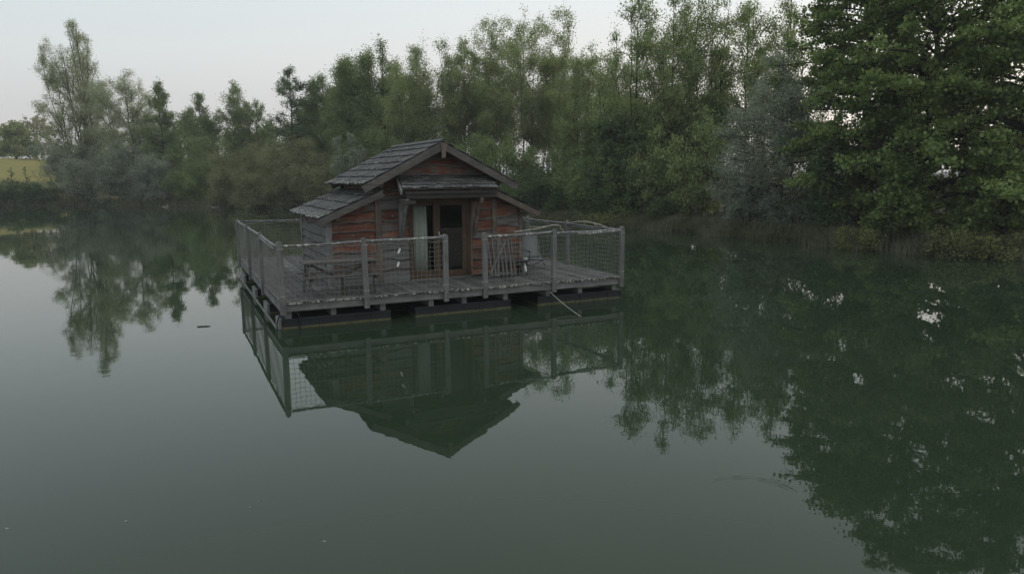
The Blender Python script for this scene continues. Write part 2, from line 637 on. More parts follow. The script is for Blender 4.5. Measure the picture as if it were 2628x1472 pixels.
sub_mesh('ground', ~ism, M['ground'])
sub_mesh('meadow', ism, M['meadow'])
r_ = shore_r(tt) + .25
wv = np.stack([(PC[0] + r_ * np.cos(tt)) * S, (PC[1] + r_ * np.sin(tt)) * S, 0 * tt], 1)
me = bpy.data.meshes.new('water')
me.from_pydata(wv.tolist(), [], [tuple(range(NT))])
me.materials.append(M['water'])
me.update()
wo = bpy.data.objects.new('water', me)
col.objects.link(wo)
wo['kind'] = 'structure'

# evening haze
hm = bpy.data.materials.new('haze')
hm.use_nodes = True
hm.node_tree.nodes.clear()
ho = hm.node_tree.nodes.new('ShaderNodeOutputMaterial')
hv = hm.node_tree.nodes.new('ShaderNodeVolumePrincipled')
hv.inputs['Color'].default_value = (.90, .94, .96, 1)
hv.inputs['Density'].default_value = .00075
hv.inputs['Anisotropy'].default_value = .0
hm.node_tree.links.new(hv.outputs[0], ho.inputs['Volume'])
_h = 1620 * S
hme = bpy.data.meshes.new('haze')
hme.from_pydata([(x, y, z) for z in (-11, 27) for y in (-_h, _h) for x in (-_h, _h)], [],
                [(0, 2, 3, 1), (4, 5, 7, 6), (0, 1, 5, 4), (2, 6, 7, 3), (0, 4, 6, 2), (1, 3, 7, 5)])
hme.materials.append(hm)
hob = bpy.data.objects.new('haze', hme)
col.objects.link(hob)
hob['kind'] = 'stuff'
tag(hob, 'thin pale evening haze over the pond and far trees', 'haze')

# ------------------------------------------------------------------ floating deck
Z0 = .456
LU, WV = 6.51, 7.07
deck = thing('floating_deck', 'grey plank deck floating on black pontoons, carrying the cabin', 'deck', (0, 0, 0))
m = MB()
u = -.04
while u < LU + .02:
    w = rnd.uniform(.115, .15)
    e0 = -.075 + rnd.uniform(-.018, .02)
    dz = rnd.uniform(-.004, .004)
    cuts = [e0, rnd.uniform(2.2, 4.5), WV + .05 + rnd.uniform(-.02, .02)]
    for k in range(2):
        a0, a1 = cuts[k] + (.003 if k else 0), cuts[k + 1]
        u1 = min(u + w - .009, LU + .05)
        if k == 0:
            m.box(u, u1, a0, a0 + .06, Z0 - .03 + dz, Z0 + dz, 1.0)
            m.box(u, u1, a0 + .06, a1, Z0 - .03 + dz, Z0 + dz, .0)
        else:
            m.box(u, u1, a0, a1, Z0 - .03 + dz, Z0 + dz, .0)
    u += w
m.build('deck_boards', M['deck'], deck)
m = MB()
m.box(-.02, LU + .02, -.03, .02, .30, .424)
m.build('edge_beam', M['grey_u'], deck)
m = MB()
m.box(-.03, .02, .021, WV, .30, .424)
m.build('edge_beam', M['grey_v'], deck)
m = MB()
m.box(LU - .02, LU + .03, .021, WV, .30, .424)
m.build('edge_beam', M['grey_v'], deck)
m = MB()
m.box(-.02, LU + .02, WV + .001, WV + .05, .30, .424)
m.build('edge_beam', M['grey_u'], deck)
JU = (.10, .83, 1.68, 2.56, 3.19, 4.02, 4.91, 5.63, 6.42)
for ju in JU:
    m = MB()
    m.box(ju - .045, ju + .045, .05, WV - .04, .172, .299)
    m.box(ju - .045, ju + .045, .05, .11, .299, .423)
    m.build('joist', M['grey_v'], deck)
for (a0, a1) in ((.0, 1.80), (2.27, 4.12), (4.70, 6.58)):
    for (v0, v1) in ((.06, .50), (1.63, 2.2), (3.6, 4.25), (6.0, 6.75)):
        m = MB()
        m.box(a0, a1, v0, v1, -.28, .13)
        m.box(a0 - .015, a1 + .015, v0 - .02, v1 + .02, .13, .17)
        nseg = 6
        for k in range(nseg + 1):
            x = a0 + (a1 - a0) * k / nseg
            m.box(x - .012, x + .012, v0 - .012, v0 - .0005, -.28, .129)
        pt = m.build('pontoon', M['pontoon'], deck, bevel=.006)
        if a0 == 0:
            m = MB()
            m.box(-.06, -.017, v0 + .02, v1 - .02, -.28, .165)
            ep = m.build('end_plate', M['pontoon_end'], pt)
m = MB()
m.box(-.10, -.062, .10, WV - .1, -.10, .012)
m.build('side_skid', M['grey_v'], deck)

# ------------------------------------------------------------------ railings: posts, rails and rope nets


def post_mesh(u, v, zb, zt, wu=.09, wv=.066):
    m = MB()
    prof = [(u - wu / 2, zb), (u + wu / 2, zb), (u + wu / 2, zt - .05)]
    for k in range(1, 8):
        t = math.pi * k / 8
        prof.append((u + wu / 2 * math.cos(t), zt - .05 + .05 * math.sin(t)))
    prof.append((u - wu / 2, zt - .05))
    lean = rnd.uniform(-.012, .012)
    vs = [(p + lean * (z - zb), v - wv / 2, z) for p, z in prof] + [(p + lean * (z - zb), v + wv / 2, z) for p, z in prof]
    n = len(prof)
    fs = [tuple(range(n)), tuple(range(2 * n - 1, n - 1, -1))]
    for i in range(n):
        j = (i + 1) % n
        fs.append((i, i + n, j + n, j))
    m.add(vs, fs)
    return m


def bolts(u, v, parent):
    for z in (.33, .39):
        m = MB()
        m.tube([(u + .012, v - .045, z), (u + .012, v - .033, z)], .011, 6)
        m.build('bolt', M['bolt'], parent)


def net(m, P, nu, z_lo, z_hi, rows, sag=.03, r=.0027, seed=0):
    """P(s) maps 0..1 along the panel to (u, v); cords cross in a slack grid"""
    rg = random.Random(seed)
    jx = {}
    bow = rg.uniform(.6, 1.4)
    for i in range(nu + 1):
        for j in range(rows + 1):
            s = i / nu
            z = z_lo + (z_hi - z_lo) * j / rows
            sagz = -sag * math.sin(math.pi * ((s * 3 * bow) % 1.0)) * (j / rows) ** 2
            u, v = P(min(1, max(0, s + rg.uniform(-.12, .12) / nu)))
            off = .02 * math.sin(s * 9 + j * .7 + seed) * math.sin(math.pi * s)
            jx[i, j] = (u + off * .3, v + off, z + sagz + rg.uniform(-.007, .007))
    for j in range(rows + 1):
        m.tube([jx[i, j] for i in range(nu + 1)], r, 4, cap=False)
    for i in range(nu + 1):
        m.tube([jx[i, j] for j in range(rows + 1)], r, 4, cap=False)


def lacing(m, P, z, n, amp, r=.007, seed=1, off=0):
    rg = random.Random(seed)
    pts = []
    for i in range(n * 6 + 1):
        s = i / (n * 6)
        u, v = P(s)
        ph = (s * n) % 1.0
        pts.append((u, v - .035 + off + rg.uniform(-.006, .006), z - amp * math.sin(math.pi * ph) + rg.uniform(-.006, .006)))
    m.tube(pts, r, 4, cap=False)


def railing(label, posts, face, rails, netseg, seed, zt=1.456, lich=False):
    """posts: list of (u, v); face 'u' or 'v' = axis along the run"""
    t = thing('railing', label, 'railing', (posts[0][0], posts[0][1], Z0), 'rope net railings around the deck')
    for k, (u, v) in enumerate(posts):
        if face == 'u':
            p = post_mesh(u, v, .255, zt).build('post', M['grey_z'], t, bevel=.006)
            bolts(u, v, p)
        else:
            p = post_mesh(u, v, .255, zt, .07, .09).build('post', M['grey_z'], t, bevel=.006)
        for zz in (zt - .13, Z0 + .1):
            m = MB()
            m.tube([(u + .055 * math.cos(q_), v + .042 * math.sin(q_), zz + .004 * math.sin(3 * q_)) for q_ in np.linspace(0, 6.283, 13)], .007, 4)
            m.build('lashing', M['rope_pale'], p)
    for (p, q_, rad) in rails:
        p, q_ = np.array(p, float), np.array(q_, float)
        pts = [p + (q_ - p) * s + np.array([0, 0, -.012 * math.sin(math.pi * s) + rnd.uniform(-.004, .004)]) for s in np.linspace(0, 1, 9)]
        m = MB()
        m.tube(pts, rad, 7, rad * rnd.uniform(.85, 1.05), w=.55 if lich else .2)
        m.build('rail', M['lich_u' if face == 'u' else 'lich_v'], t, smooth=True)
    m = MB()
    for k, (a, b, n) in enumerate(netseg):
        a, b = np.array(a, float), np.array(b, float)
        P = lambda s, a=a, b=b: tuple(a + (b - a) * s)
        net(m, P, n, Z0 + .035, 1.335, 10, seed=seed + k)
        lacing(m, P, 1.36, 4, .03, .006, seed + k)
        lacing(m, P, Z0 + .018, 5, .012, .007, seed + k + 5, -.025)
    m.build('rope_net', M['rope'], t, smooth=True)
    return t


FV = -.065
railing('front net railing left of the gap, in front of the picnic table', [(0, FV), (1.37, FV), (2.80, FV)], 'u',
        [((.05, FV, 1.375), (1.33, FV, 1.395), .022), ((1.41, FV, 1.40), (2.76, FV, 1.40), .026)],
        [((.05, FV + .03), (1.33, FV + .03), 16), ((1.41, FV + .03), (2.77, FV + .03), 17)], 11, lich=True)
railing('front net railing right of the gap, in front of the folding chair', [(3.56, FV), (4.98, FV), (LU, FV)], 'u',
        [((3.60, FV, 1.375), (4.94, FV, 1.40), .026), ((5.02, FV, 1.385), (6.47, FV, 1.395), .024), ((5.5, FV - .02, 1.345), (6.46, FV - .02, 1.375), .018)],
        [((3.61, FV + .03), (4.94, FV + .03), 16), ((5.02, FV + .03), (6.46, FV + .03), 18)], 31, lich=True)
railing('net railing along the left side of the deck, bunched with slack net', [(-.045, 2.22), (-.045, 4.52), (-.045, WV)], 'v',
        [((-.045, .0, 1.37), (-.045, 2.18, 1.40), .026), ((-.045, 2.26, 1.40), (-.045, 4.48, 1.40), .026), ((-.045, 4.56, 1.40), (-.045, 7.0, 1.40), .026),
         ((-.07, .0, 1.33), (-.06, 2.18, 1.36), .018)],
        [((-.02, .06), (-.02, 2.18), 26), ((-.02, 2.26), (-.02, 4.48), 26), ((-.02, 4.56), (-.02, 7.0), 28)], 51)
railing('net railing along the right side of the deck, with dark double rail', [(LU + .03, 2.15), (LU + .03, 4.17), (LU + .03, WV)], 'v',
        [((LU + .03, .0, 1.38), (LU + .03, 2.11, 1.385), .022), ((LU + .03, 2.19, 1.39), (LU + .03, 4.13, 1.39), .022), ((LU + .03, 4.21, 1.39), (LU + .03, 7.0, 1.39), .022),
         ((LU + .03, .4, 1.33), (LU + .03, 2.11, 1.34), .018)],
        [((LU + .0, .03), (LU + .0, 2.11), 25), ((LU, 2.19), (LU, 4.13), 24), ((LU, 4.21), (LU, 7.0), 30)], 71)
railing('back net railing behind the cabin along the far edge of the deck', [(2.1, WV + .07), (4.3, WV + .07)], 'u',
        [((.0, WV + .07, 1.39), (2.06, WV + .07, 1.385), .02), ((2.14, WV + .07, 1.385), (4.26, WV + .07, 1.385), .02), ((4.34, WV + .07, 1.385), (6.5, WV + .07, 1.39), .02)],
        [((.0, WV + .05), (2.06, WV + .05), 24), ((2.14, WV + .05), (4.26, WV + .05), 24), ((4.34, WV + .05), (6.5, WV + .05), 24)], 91)

# ------------------------------------------------------------------ cabin
cab = thing('wooden_cabin', 'small wooden cabin of red brown waney boards with grey shingle roofs on the floating deck', 'cabin', (3.2, 1.42, Z0))
F, B = 1.42, 4.2               # front and back wall planes
RU, RZ = 3.2, 3.14             # ridge
SL = (RZ - 2.35) / (RU - 1.67)  # main roof slope


def roof_under(u):
    au = abs(u - RU)
    if au <= 1.27: return RZ - .075 - SL * au
    return 2.15 - (au - 1.15) * .435


def clad(mb, u0, u1, z0, z1, topf, plane, seed, wear, flip=1, axis='u'):
    """waney boards: each a bowed strip, thick at its wavy lower edge and tucked under the board above"""
    rg = random.Random(seed)
    z = z0 - .02
    while z < z1:
        hh = rg.uniform(.155, .225)
        ph, ph2, am = rg.uniform(0, 6), rg.uniform(0, 6), rg.uniform(.008, .028)
        fr = rg.uniform(3, 6)
        n = max(6, int((u1 - u0) * 14))
        us = np.linspace(u0, u1, n + 1)
        lo = z + am * np.sin(us * fr + ph) + .5 * am * np.sin(us * fr * 2.7 + ph2)
        hi = np.full_like(us, z + hh + .05)
        tp = np.array([topf(x) for x in us])
        lo = np.maximum(lo, z0 - .005)
        lo2 = np.minimum(lo, tp - .004)
        hi2 = np.minimum(hi, tp)
        dead = lo2 < lo - .001
        wv_ = [wear(x, z) for x in us]
        mid = lo2 * .72 + hi2 * .28
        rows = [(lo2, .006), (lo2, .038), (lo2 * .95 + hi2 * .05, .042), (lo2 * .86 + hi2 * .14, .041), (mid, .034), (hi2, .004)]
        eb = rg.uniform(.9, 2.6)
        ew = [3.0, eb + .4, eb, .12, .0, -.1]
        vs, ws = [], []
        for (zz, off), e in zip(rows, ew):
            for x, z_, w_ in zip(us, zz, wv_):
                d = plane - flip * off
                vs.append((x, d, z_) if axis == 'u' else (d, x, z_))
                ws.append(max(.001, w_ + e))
        fs = []
        m_ = n + 1
        for r in range(len(rows) - 1):
            for i in range(n):
                if dead[i] and dead[i + 1]: continue
                fs.append((r * m_ + i, r * m_ + i + 1, (r + 1) * m_ + i + 1, (r + 1) * m_ + i))
        if fs: mb.add(vs, fs, ws)
        z += hh


def wear_front(u, z):
    lowg = sm(np.array((1.15 - z) / .6)) * (.34 if u < 3 else .02)
    return float(.02 + lowg + (.20 if 2.0 < u < 2.6 and z < 1.9 else 0) - (.27 if u > 3.5 else 0) - (.1 if z > 2.2 else 0))


m = MB()
clad(m, 1.10, 1.96, Z0 + .03, 2.4, lambda u: roof_under(u) - .02, F, 1, wear_front)
clad(m, 2.06, 2.60, Z0 + .03, 2.5, lambda u: min(2.46, roof_under(u)), F, 2, wear_front)
clad(m, 3.86, 4.35, Z0 + .03, 2.5, lambda u: min(2.46, roof_under(u)), F, 3, wear_front)
clad(m, 4.44, 4.97, Z0 + .03, 2.4, lambda u: roof_under(u) - .02, F, 4, wear_front)
clad(m, 2.02, 4.40, 2.47, 3.15, lambda u: roof_under(u), F, 5, wear_front)
clad(m, 2.60, 3.86, 2.04, 2.465, lambda u: 2.46, F, 6, wear_front)
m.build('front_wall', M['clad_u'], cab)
m = MB()
clad(m, F + .05, B - .02, Z0 + .03, 1.80, lambda v: 1.70, 1.08, 7, lambda v, z: .55 if z < 1.45 else .18, 1, 'v')
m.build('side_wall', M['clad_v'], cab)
m = MB()
clad(m, F + .05, B - .02, Z0 + .03, 1.80, lambda v: 1.70, 5.0, 8, lambda v, z: .3, -1, 'v')
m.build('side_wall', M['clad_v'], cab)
m = MB()
clad(m, 1.10, 4.98, Z0 + .03, 3.15, lambda u: roof_under(u) - .01, B, 9, lambda u, z: .4, -1)
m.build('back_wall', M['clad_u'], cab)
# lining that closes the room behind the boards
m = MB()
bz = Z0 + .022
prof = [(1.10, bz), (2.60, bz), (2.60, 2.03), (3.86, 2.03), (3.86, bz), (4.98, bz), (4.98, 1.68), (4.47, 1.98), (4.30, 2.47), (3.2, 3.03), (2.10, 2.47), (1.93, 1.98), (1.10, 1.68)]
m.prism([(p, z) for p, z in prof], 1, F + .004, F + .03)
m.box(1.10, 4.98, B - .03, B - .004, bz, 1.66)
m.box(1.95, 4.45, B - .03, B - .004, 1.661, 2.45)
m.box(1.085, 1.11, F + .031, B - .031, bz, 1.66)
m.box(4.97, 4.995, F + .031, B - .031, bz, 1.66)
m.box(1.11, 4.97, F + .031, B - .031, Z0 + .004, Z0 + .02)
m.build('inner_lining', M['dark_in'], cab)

# corner posts
for (u0, u1, zt, off, mt) in ((1.945, 2.065, 2.26, .055, 'beam'), (4.345, 4.445, 2.22, .05, 'beam'), (1.03, 1.125, 1.70, .045, 'grey_z'), (4.945, 5.025, 1.72, .045, 'beam')):
    m = MB()
    uu = (u0 + u1) / 2
    zs = np.linspace(Z0 + .005, zt, 9)
    for k in range(8):
        j0, j1 = .006 * math.sin(k * 1.9 + u0), .006 * math.sin((k + 1) * 1.9 + u0)
        z0_, z1_ = zs[k], zs[k + 1]
        a0, b0, a1, b1 = u0 + j0, u1 + j0 * .5, u0 + j1, u1 + j1 * .5
        y0, y1 = F - off, F + .05
        m.hexa([(a0, y0, z0_), (b0, y0, z0_), (b0, y1, z0_), (a0, y1, z0_)], [(a1, y0, z1_), (b1, y0, z1_), (b1, y1, z1_), (a1, y1, z1_)])
    m.build('corner_post', M[mt], cab)
m = MB()
m.box(1.03, 1.125, B - .06, B + .05, Z0 + .005, 1.70)
m.build('corner_post', M['grey_z'], cab)
m = MB()
m.box(1.13, 1.94, F - .06, F - .045, Z0 + .004, Z0 + .10)
m.box(2.07, 2.58, F - .075, F - .045, Z0 + .004, Z0 + .075)
m.build('skirting', M['grey_u'], cab)


def shingle_rows(mb, P, run, length, rows, seed, top_w=0.0, thick=.012, wr=(.10, .26), lap=.05):
    """P(s, t, h): s along the eave, t down the slope, h off the surface"""
    rg = random.Random(seed)
    ex = length / rows
    for k in range(rows):
        t1 = ex * (k + 1)
        t0 = ex * k - (lap if k else 0)
        s = rg.uniform(-.04, 0)
        while s < run:
            w = rg.uniform(*wr)
            s0, s1 = max(s, -.015) + .003, min(s + w, run + .015) - .003
            if s1 - s0 > .02:
                e = t1 + rg.uniform(-.030, .022)
                lift = rg.uniform(.0, .014) + .016
                skew = rg.uniform(-.006, .006)
                lo = [P(s0, t0, .004), P(s1, t0, .004), P(s1, e + skew, lift), P(s0, e - skew, lift)]
                hi = [P(s0, t0, .004 + thick * .6), P(s1, t0, .004 + thick * .6), P(s1, e + skew, lift + thick), P(s0, e - skew, lift + thick)]
                wl = (.95 if k == rows - 1 else .55 if rg.random() < .25 else .2)
                mb.hexa(lo, hi, [.02, .02, wl, wl, .02, .02, wl, wl])
            s += w
    return mb


V0, V1 = 1.06, 4.48
nrm = 1 / math.hypot(1, SL)


def slope_P(side, u_top, z_top, slope, v0):
    c_ = 1 / math.hypot(1, slope)
    def P(s, t, h):
        return (u_top + side * (t * c_ + h * slope * c_), v0 + s, z_top - t * slope * c_ + h * c_)
    return P


LM = 1.55 / nrm
for side in (-1, 1):
    P = slope_P(side, RU, RZ - .035, SL, V0)
    m = MB()
    m.hexa([P(0, -.0, -.035), P(V1 - V0, 0, -.035), P(V1 - V0, LM - .06, -.035), P(0, LM - .06, -.035)],
           [P(0, -.0, -.002), P(V1 - V0, 0, -.002), P(V1 - V0, LM - .06, -.002), P(0, LM - .06, -.002)])
    rf = m.build('roof', M['barge'], cab)
    m = MB()
    shingle_rows(m, P, V1 - V0, LM, 6, 40 + side)
    m.build('shingles', M['shingle_x'], rf)
    # barge board on the front gable
    m = MB()
    p, q_ = P(0, .03, -.075), P(0, LM + .03, -.075)
    m.beam((p[0], V0 - .028, p[2]), (q_[0], V0 - .028, q_[2]), .05, .125, (0, 0, 1))
    m.build('barge_board', M['barge'], rf)
    m = MB()
    p, q_ = P(0, .03, -.12), P(0, LM - .1, -.12)
    m.beam((p[0], V1 + .025, p[2]), (q_[0], V1 + .025, q_[2]), .04, .12, (0, 0, 1))
    m.build('barge_board', M['barge'], rf)
    # little row of rafter tails under the eave
    for k in range(9):
        v = V0 + .18 + k * .385
        m = MB()
        a_, b_ = P(0, LM - .62, -.067), P(0, LM - .10, -.067)
        m.beam((a_[0], v, a_[2]), (b_[0], v, b_[2]), .05, .06)
        m.build('rafter_tail', M['barge'], rf)
# ridge strip: left boards run past the ridge
m = MB()
P = slope_P(-1, RU, RZ - .035, SL, V0)
m.hexa([P(-.02, -.07, .02), P(V1 - V0, -.07, .02), P(V1 - V0, .06, .024), P(-.02, .06, .024)],
       [P(-.02, -.07, .036), P(V1 - V0, -.07, .036), P(V1 - V0, .06, .04), P(-.02, .06, .04)], .1)
m.build('ridge_board', M['shingle_x'], cab)
# ridge block and purlin ends
m = MB()
m.prism([(3.135, 3.075), (3.265, 3.075), (3.27, 2.98), (3.245, 2.93), (3.235, 2.86), (3.225, 2.80), (3.155, 2.80), (3.16, 2.86), (3.15, 2.94)], 1, V0 - .09, V0 - .054)
m.box(3.14, 3.25, V0 - .002, F, 2.90, 3.02)
m.build('ridge_beam', M['beam'], cab)
for (pu, pz) in ((2.02, 2.335), (4.38, 2.335)):
    m = MB()
    m.prism([(pu - .05, pz - .07), (pu + .035, pz - .075), (pu + .055, pz - .02), (pu + .05, pz + .035), (pu - .045, pz + .035)], 1, V0 + .12, F - .01)
    m.build('purlin', M['beam'], cab)

# side lean-to roofs
for side, ut, zt, ub, zb in ((-1, 2.06, 2.255, .83, 1.735), (1, 4.33, 2.215, 5.30, 1.765)):
    sl = (zt - zb) / abs(ub - ut)
    ln = math.hypot(zt - zb, ub - ut)
    va = 1.16
    P = slope_P(side, ut, zt - .03, sl, va)
    R = V1 + .02 - va
    m = MB()
    m.hexa([P(0, 0, -.03), P(R, 0, -.03), P(R, ln - .05, -.03), P(0, ln - .05, -.03)],
           [P(0, 0, -.002), P(R, 0, -.002), P(R, ln - .05, -.002), P(0, ln - .05, -.002)])
    rf = m.build('lean_to_roof', M['barge'], cab)
    m = MB()
    shingle_rows(m, P, R, ln, 4 if side < 0 else 3, 50 + side)
    m.build('shingles', M['shingle_x'], rf)
    m = MB()
    p, q_ = P(0, .04, -.065), P(0, ln + .02, -.065)
    m.beam((p[0], va - .022, p[2]), (q_[0], va - .022, q_[2]), .04, .105)
    m.build('barge_board', M['barge'] if side < 0 else M['beam'], rf)
    m = MB()
    p = P(0, ln - .36, -.12)
    m.box(p[0] - .035, p[0] + .035, va + .03, F - .05, p[2] - .05, p[2] + .04)
    m.build('purlin', M['beam'], rf)

# wall strip between main eave and lean-to
m = MB()
m.box(1.99, 2.03, F + .06, B - .03, 2.12, 2.44)
m.box(4.37, 4.41, F + .06, B - .03, 2.08, 2.44)
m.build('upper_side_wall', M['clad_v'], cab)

# porch canopy over the door
CV0, CV1, CZ0, CZ1 = F - .035, .84, 2.455, 2.225
cl_ = math.hypot(CV0 - CV1, CZ0 - CZ1)


def PC_(s, t, h):
    k = t / cl_
    return (2.345 + .07 * (1 - k) + s * (1.885 - .02 * (1 - k)) / 1.885, CV0 + (CV1 - CV0) * k - h * .37, CZ0 + (CZ1 - CZ0) * k + h * .93)


m = MB()
m.hexa([PC_(0, 0, -.03), PC_(1.885, 0, -.03), PC_(1.885, cl_ - .04, -.03), PC_(0, cl_ - .04, -.03)],
       [PC_(0, 0, -.002), PC_(1.885, 0, -.002), PC_(1.885, cl_ - .04, -.002), PC_(0, cl_ - .04, -.002)])
can = m.build('porch_canopy', M['barge'], cab)
m = MB()
shingle_rows(m, PC_, 1.885, cl_, 4, 77, wr=(.07, .22), lap=.04)
m.build('shingles', M['shingle_u'], can)
m = MB()
m.box(2.39, 4.23, CV1 + .02, CV1 + .055, 2.135, 2.188)
m.box(2.42, 4.23, CV1 + .057, CV1 + .11, 2.05, 2.145)
m.build('canopy_beam', M['under'], can)
m = MB()
p, q_ = PC_(-.012, .04, -.03), PC_(-.012, cl_ + .04, -.05)
m.beam((p[0] - .02, p[1], p[2]), (q_[0] - .02, q_[1], q_[2]), .035, .085)
m.build('side_board', M['grey_v'], can)
for k in range(5):
    u = 2.62 + k * .36
    m = MB()
    a_, b_ = PC_(u - 2.345, .03, -.062), PC_(u - 2.345, cl_ - .08, -.062)
    m.beam(a_, b_, .045, .05)
    m.build('rafter_tail', M['barge'], can)
for (bu, mt) in ((2.44, 'grey_z'), (3.93, 'beam')):
    m = MB()
    m.box(bu - .04, bu + .04, F - .09, F - .04, 1.28, 2.02)
    m.box(bu - .03, bu + .03, CV1 + .06, F - .05, 1.965, 2.045)
    n = 8
    pts = []
    for k in range(n + 1):
        s = k / n
        pts.append((bu + .001, CV1 + .13 + (F - .07 - CV1 - .13) * (s ** .8 if bu < 3 else s ** .7), 1.965 - .66 * s))
    for k in range(n):
        m.beam(pts[k], pts[k + 1], .05, .06, (0, 1, 0))
    m.build('bracket', M[mt], can)
m = MB()
m.box(2.28, 2.60, CV1 + .055, CV1 + .115, 1.945, 2.02)
m.build('cross_piece', M['under'], can)

# door: jambs, left sash with curtain behind glass, right sash dark
door = MB()
door.box(2.60, 2.645, F - .05, F + .06, Z0 + .02, 2.04)
door.box(3.80, 3.855, F - .05, F + .06, Z0 + .02, 2.04)
door.box(2.646, 3.799, F - .05, F + .06, 1.98, 2.04)
door.box(2.646, 3.799, F - .06, F + .06, Z0 + .012, Z0 + .05)
dr = door.build('door', M['frame_wood'], cab)
for (a0, a1, vo, mb_) in ((2.65, 3.22, .03, .12), (3.10, 3.795, -.02, .11)):
    m = MB()
    y0, y1 = F + vo - .018, F + vo + .018
    lw = .055 if a0 < 3 else .13
    rw = .11 if a0 < 3 else .10
    zb, zt = Z0 + .052, 1.978
    m.box(a0, a0 + lw, y0, y1, zb, zt)
    m.box(a1 - rw, a1, y0, y1, zb, zt)
    m.box(a0 + lw + .0005, a1 - rw - .0005, y0, y1, zb, zb + mb_)
    m.box(a0 + lw + .0005, a1 - rw - .0005, y0, y1, zt - .08, zt)
    sash = m.build('sash', M['frame_wood'], dr)
    m = MB()
    m.box(a0 + lw, a1 - rw, F + vo - .003, F + vo + .003, zb + mb_, zt - .08)
    m.build('pane', M['glass'], dr)
m = MB()
m.box(2.60, 3.86, F - .10, F - .062, Z0 + .004, Z0 + .022)
m.build('threshold', M['grey_u'], dr)
m = MB()
m.box(3.862, 3.90, F - .065, F - .042, Z0 + .01, 2.04)
m.build('trim_board', M['beam'], dr)

cur = thing('curtain', 'pale grey green curtain hanging behind the left door pane', 'curtain', (2.87, F + .11, 2.0))
m = MB()
n = 44
vs, fs = [], []
for i in range(n + 1):
    s = i / n
    for j, z in enumerate((Z0 + .06, 1.2, 2.0)):
        am = .016 + .006 * (2 - j)
        vs.append((2.735 + .27 * s + .006 * math.sin(s * 8) * (2 - j), F + .11 + am * math.sin(s * 2 * math.pi * 5.5 + .3 * j) + .008 * math.sin(s * 21), z))
for i in range(n):
    for j in range(2):
        fs.append((i * 3 + j, i * 3 + 3 + j, i * 3 + 4 + j, i * 3 + 1 + j))
m.add(vs, fs)
cm = m.build('cloth', M['curtain'], cur, smooth=True)
sol = cm.modifiers.new('thickness', 'SOLIDIFY')
sol.thickness = .004
m = MB()
m.tube([(2.66, F + .11, 2.005), (3.2, F + .11, 2.005)], .009, 8)
m.build('curtain_rod', M['black'], cur)

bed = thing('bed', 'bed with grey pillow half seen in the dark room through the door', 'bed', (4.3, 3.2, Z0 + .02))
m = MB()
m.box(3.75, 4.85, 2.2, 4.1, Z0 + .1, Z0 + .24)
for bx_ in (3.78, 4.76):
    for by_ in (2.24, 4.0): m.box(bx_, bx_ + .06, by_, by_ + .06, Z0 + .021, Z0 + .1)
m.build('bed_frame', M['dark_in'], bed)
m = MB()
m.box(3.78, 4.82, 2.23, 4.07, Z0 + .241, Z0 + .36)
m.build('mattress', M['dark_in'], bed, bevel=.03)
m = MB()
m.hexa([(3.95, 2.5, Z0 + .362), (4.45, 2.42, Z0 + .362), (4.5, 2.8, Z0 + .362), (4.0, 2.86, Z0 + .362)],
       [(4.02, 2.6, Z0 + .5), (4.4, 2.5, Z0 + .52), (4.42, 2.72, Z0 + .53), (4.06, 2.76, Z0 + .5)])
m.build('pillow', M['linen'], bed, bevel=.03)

# ------------------------------------------------------------------ things on the deck
tb = thing('picnic_table', 'brown grey picnic table with two attached benches on the left of the deck', 'table', (1.05, .5, Z0))
m = MB()
for k in range(4): m.box(.42, 1.68, .30 + k * .112, .30 + k * .112 + .105, 1.0, 1.03)
m.build('tabletop', M['table'], tb)
for v0 in (.075, .79):
    m = MB()
    m.box(.40, 1.70, v0, v0 + .085, .785, .812)
    m.box(.40, 1.70, v0 + .092, v0 + .177, .785, .812)
    m.build('bench', M['table'], tb)
for u in (.50, 1.58):
    for (vb, vt) in ((.15, .38), (.90, .66)):
        m = MB()
        m.beam((u, vb, Z0 + .004), (u, vt, .998), .03, .05, (0, 1, 0))
        m.build('leg', M['table'], tb)
    m = MB()
    m.box(u + .016, u + .046, .08, .96, .735, .784)
    m.box(u + .016, u + .046, .32, .72, .955, .999)
    m.build('crossbar', M['table'], tb)
m = MB()
m.beam((.56, .52, .98), (.98, .52, .76), .05, .04)
m.beam((1.56, .52, .98), (1.14, .52, .76), .05, .04)
m.build('brace', M['table'], tb)
m = MB()
m.box(1.03, 1.07, .24, .28, Z0 + .004, .784)
m.build('middle_leg', M['frame_wood'], tb)

bx = thing('storage_box', 'low grey wooden box against the cabin wall behind the picnic table', 'box', (1.48, 1.28, Z0))
m = MB()
m.box(1.30, 1.66, 1.17, 1.345, Z0 + .012, Z0 + .15)
m.build('body', M['grey_u'], bx)
m = MB()
m.box(1.285, 1.675, 1.155, 1.35, Z0 + .151, Z0 + .168)
m.build('lid', M['grey_u'], bx)

gt = thing('gate_panel', 'grey slatted gate panel with diagonal brace leaning behind the right front railing', 'gate', (4.35, .95, Z0))
for k, (ub, ut) in enumerate(((4.13, 4.11), (4.205, 4.215), (4.255, 4.34), (4.37, 4.375), (4.45, 4.465), (4.555, 4.56), (4.63, 4.625))):
    m = MB()
    m.beam((ub, .90, Z0 + .03), (ut, 1.10, 1.23 - .02 * (k % 2)), .024 + .005 * (k % 3), .018, (0, 1, 0))
    m.build('slat', M['slat'], gt)
m = MB()
m.beam((4.07, .868, Z0 + .11), (4.50, 1.06, 1.19), .042, .02, (0, 1, 0))
m.build('diagonal_brace', M['slat'], gt)
for zz, vv in ((Z0 + .085, .93), (1.13, 1.105)):
    m = MB()
    m.beam((4.08, vv, zz), (4.67, vv, zz), .02, .05)
    m.build('rail', M['slat'], gt)

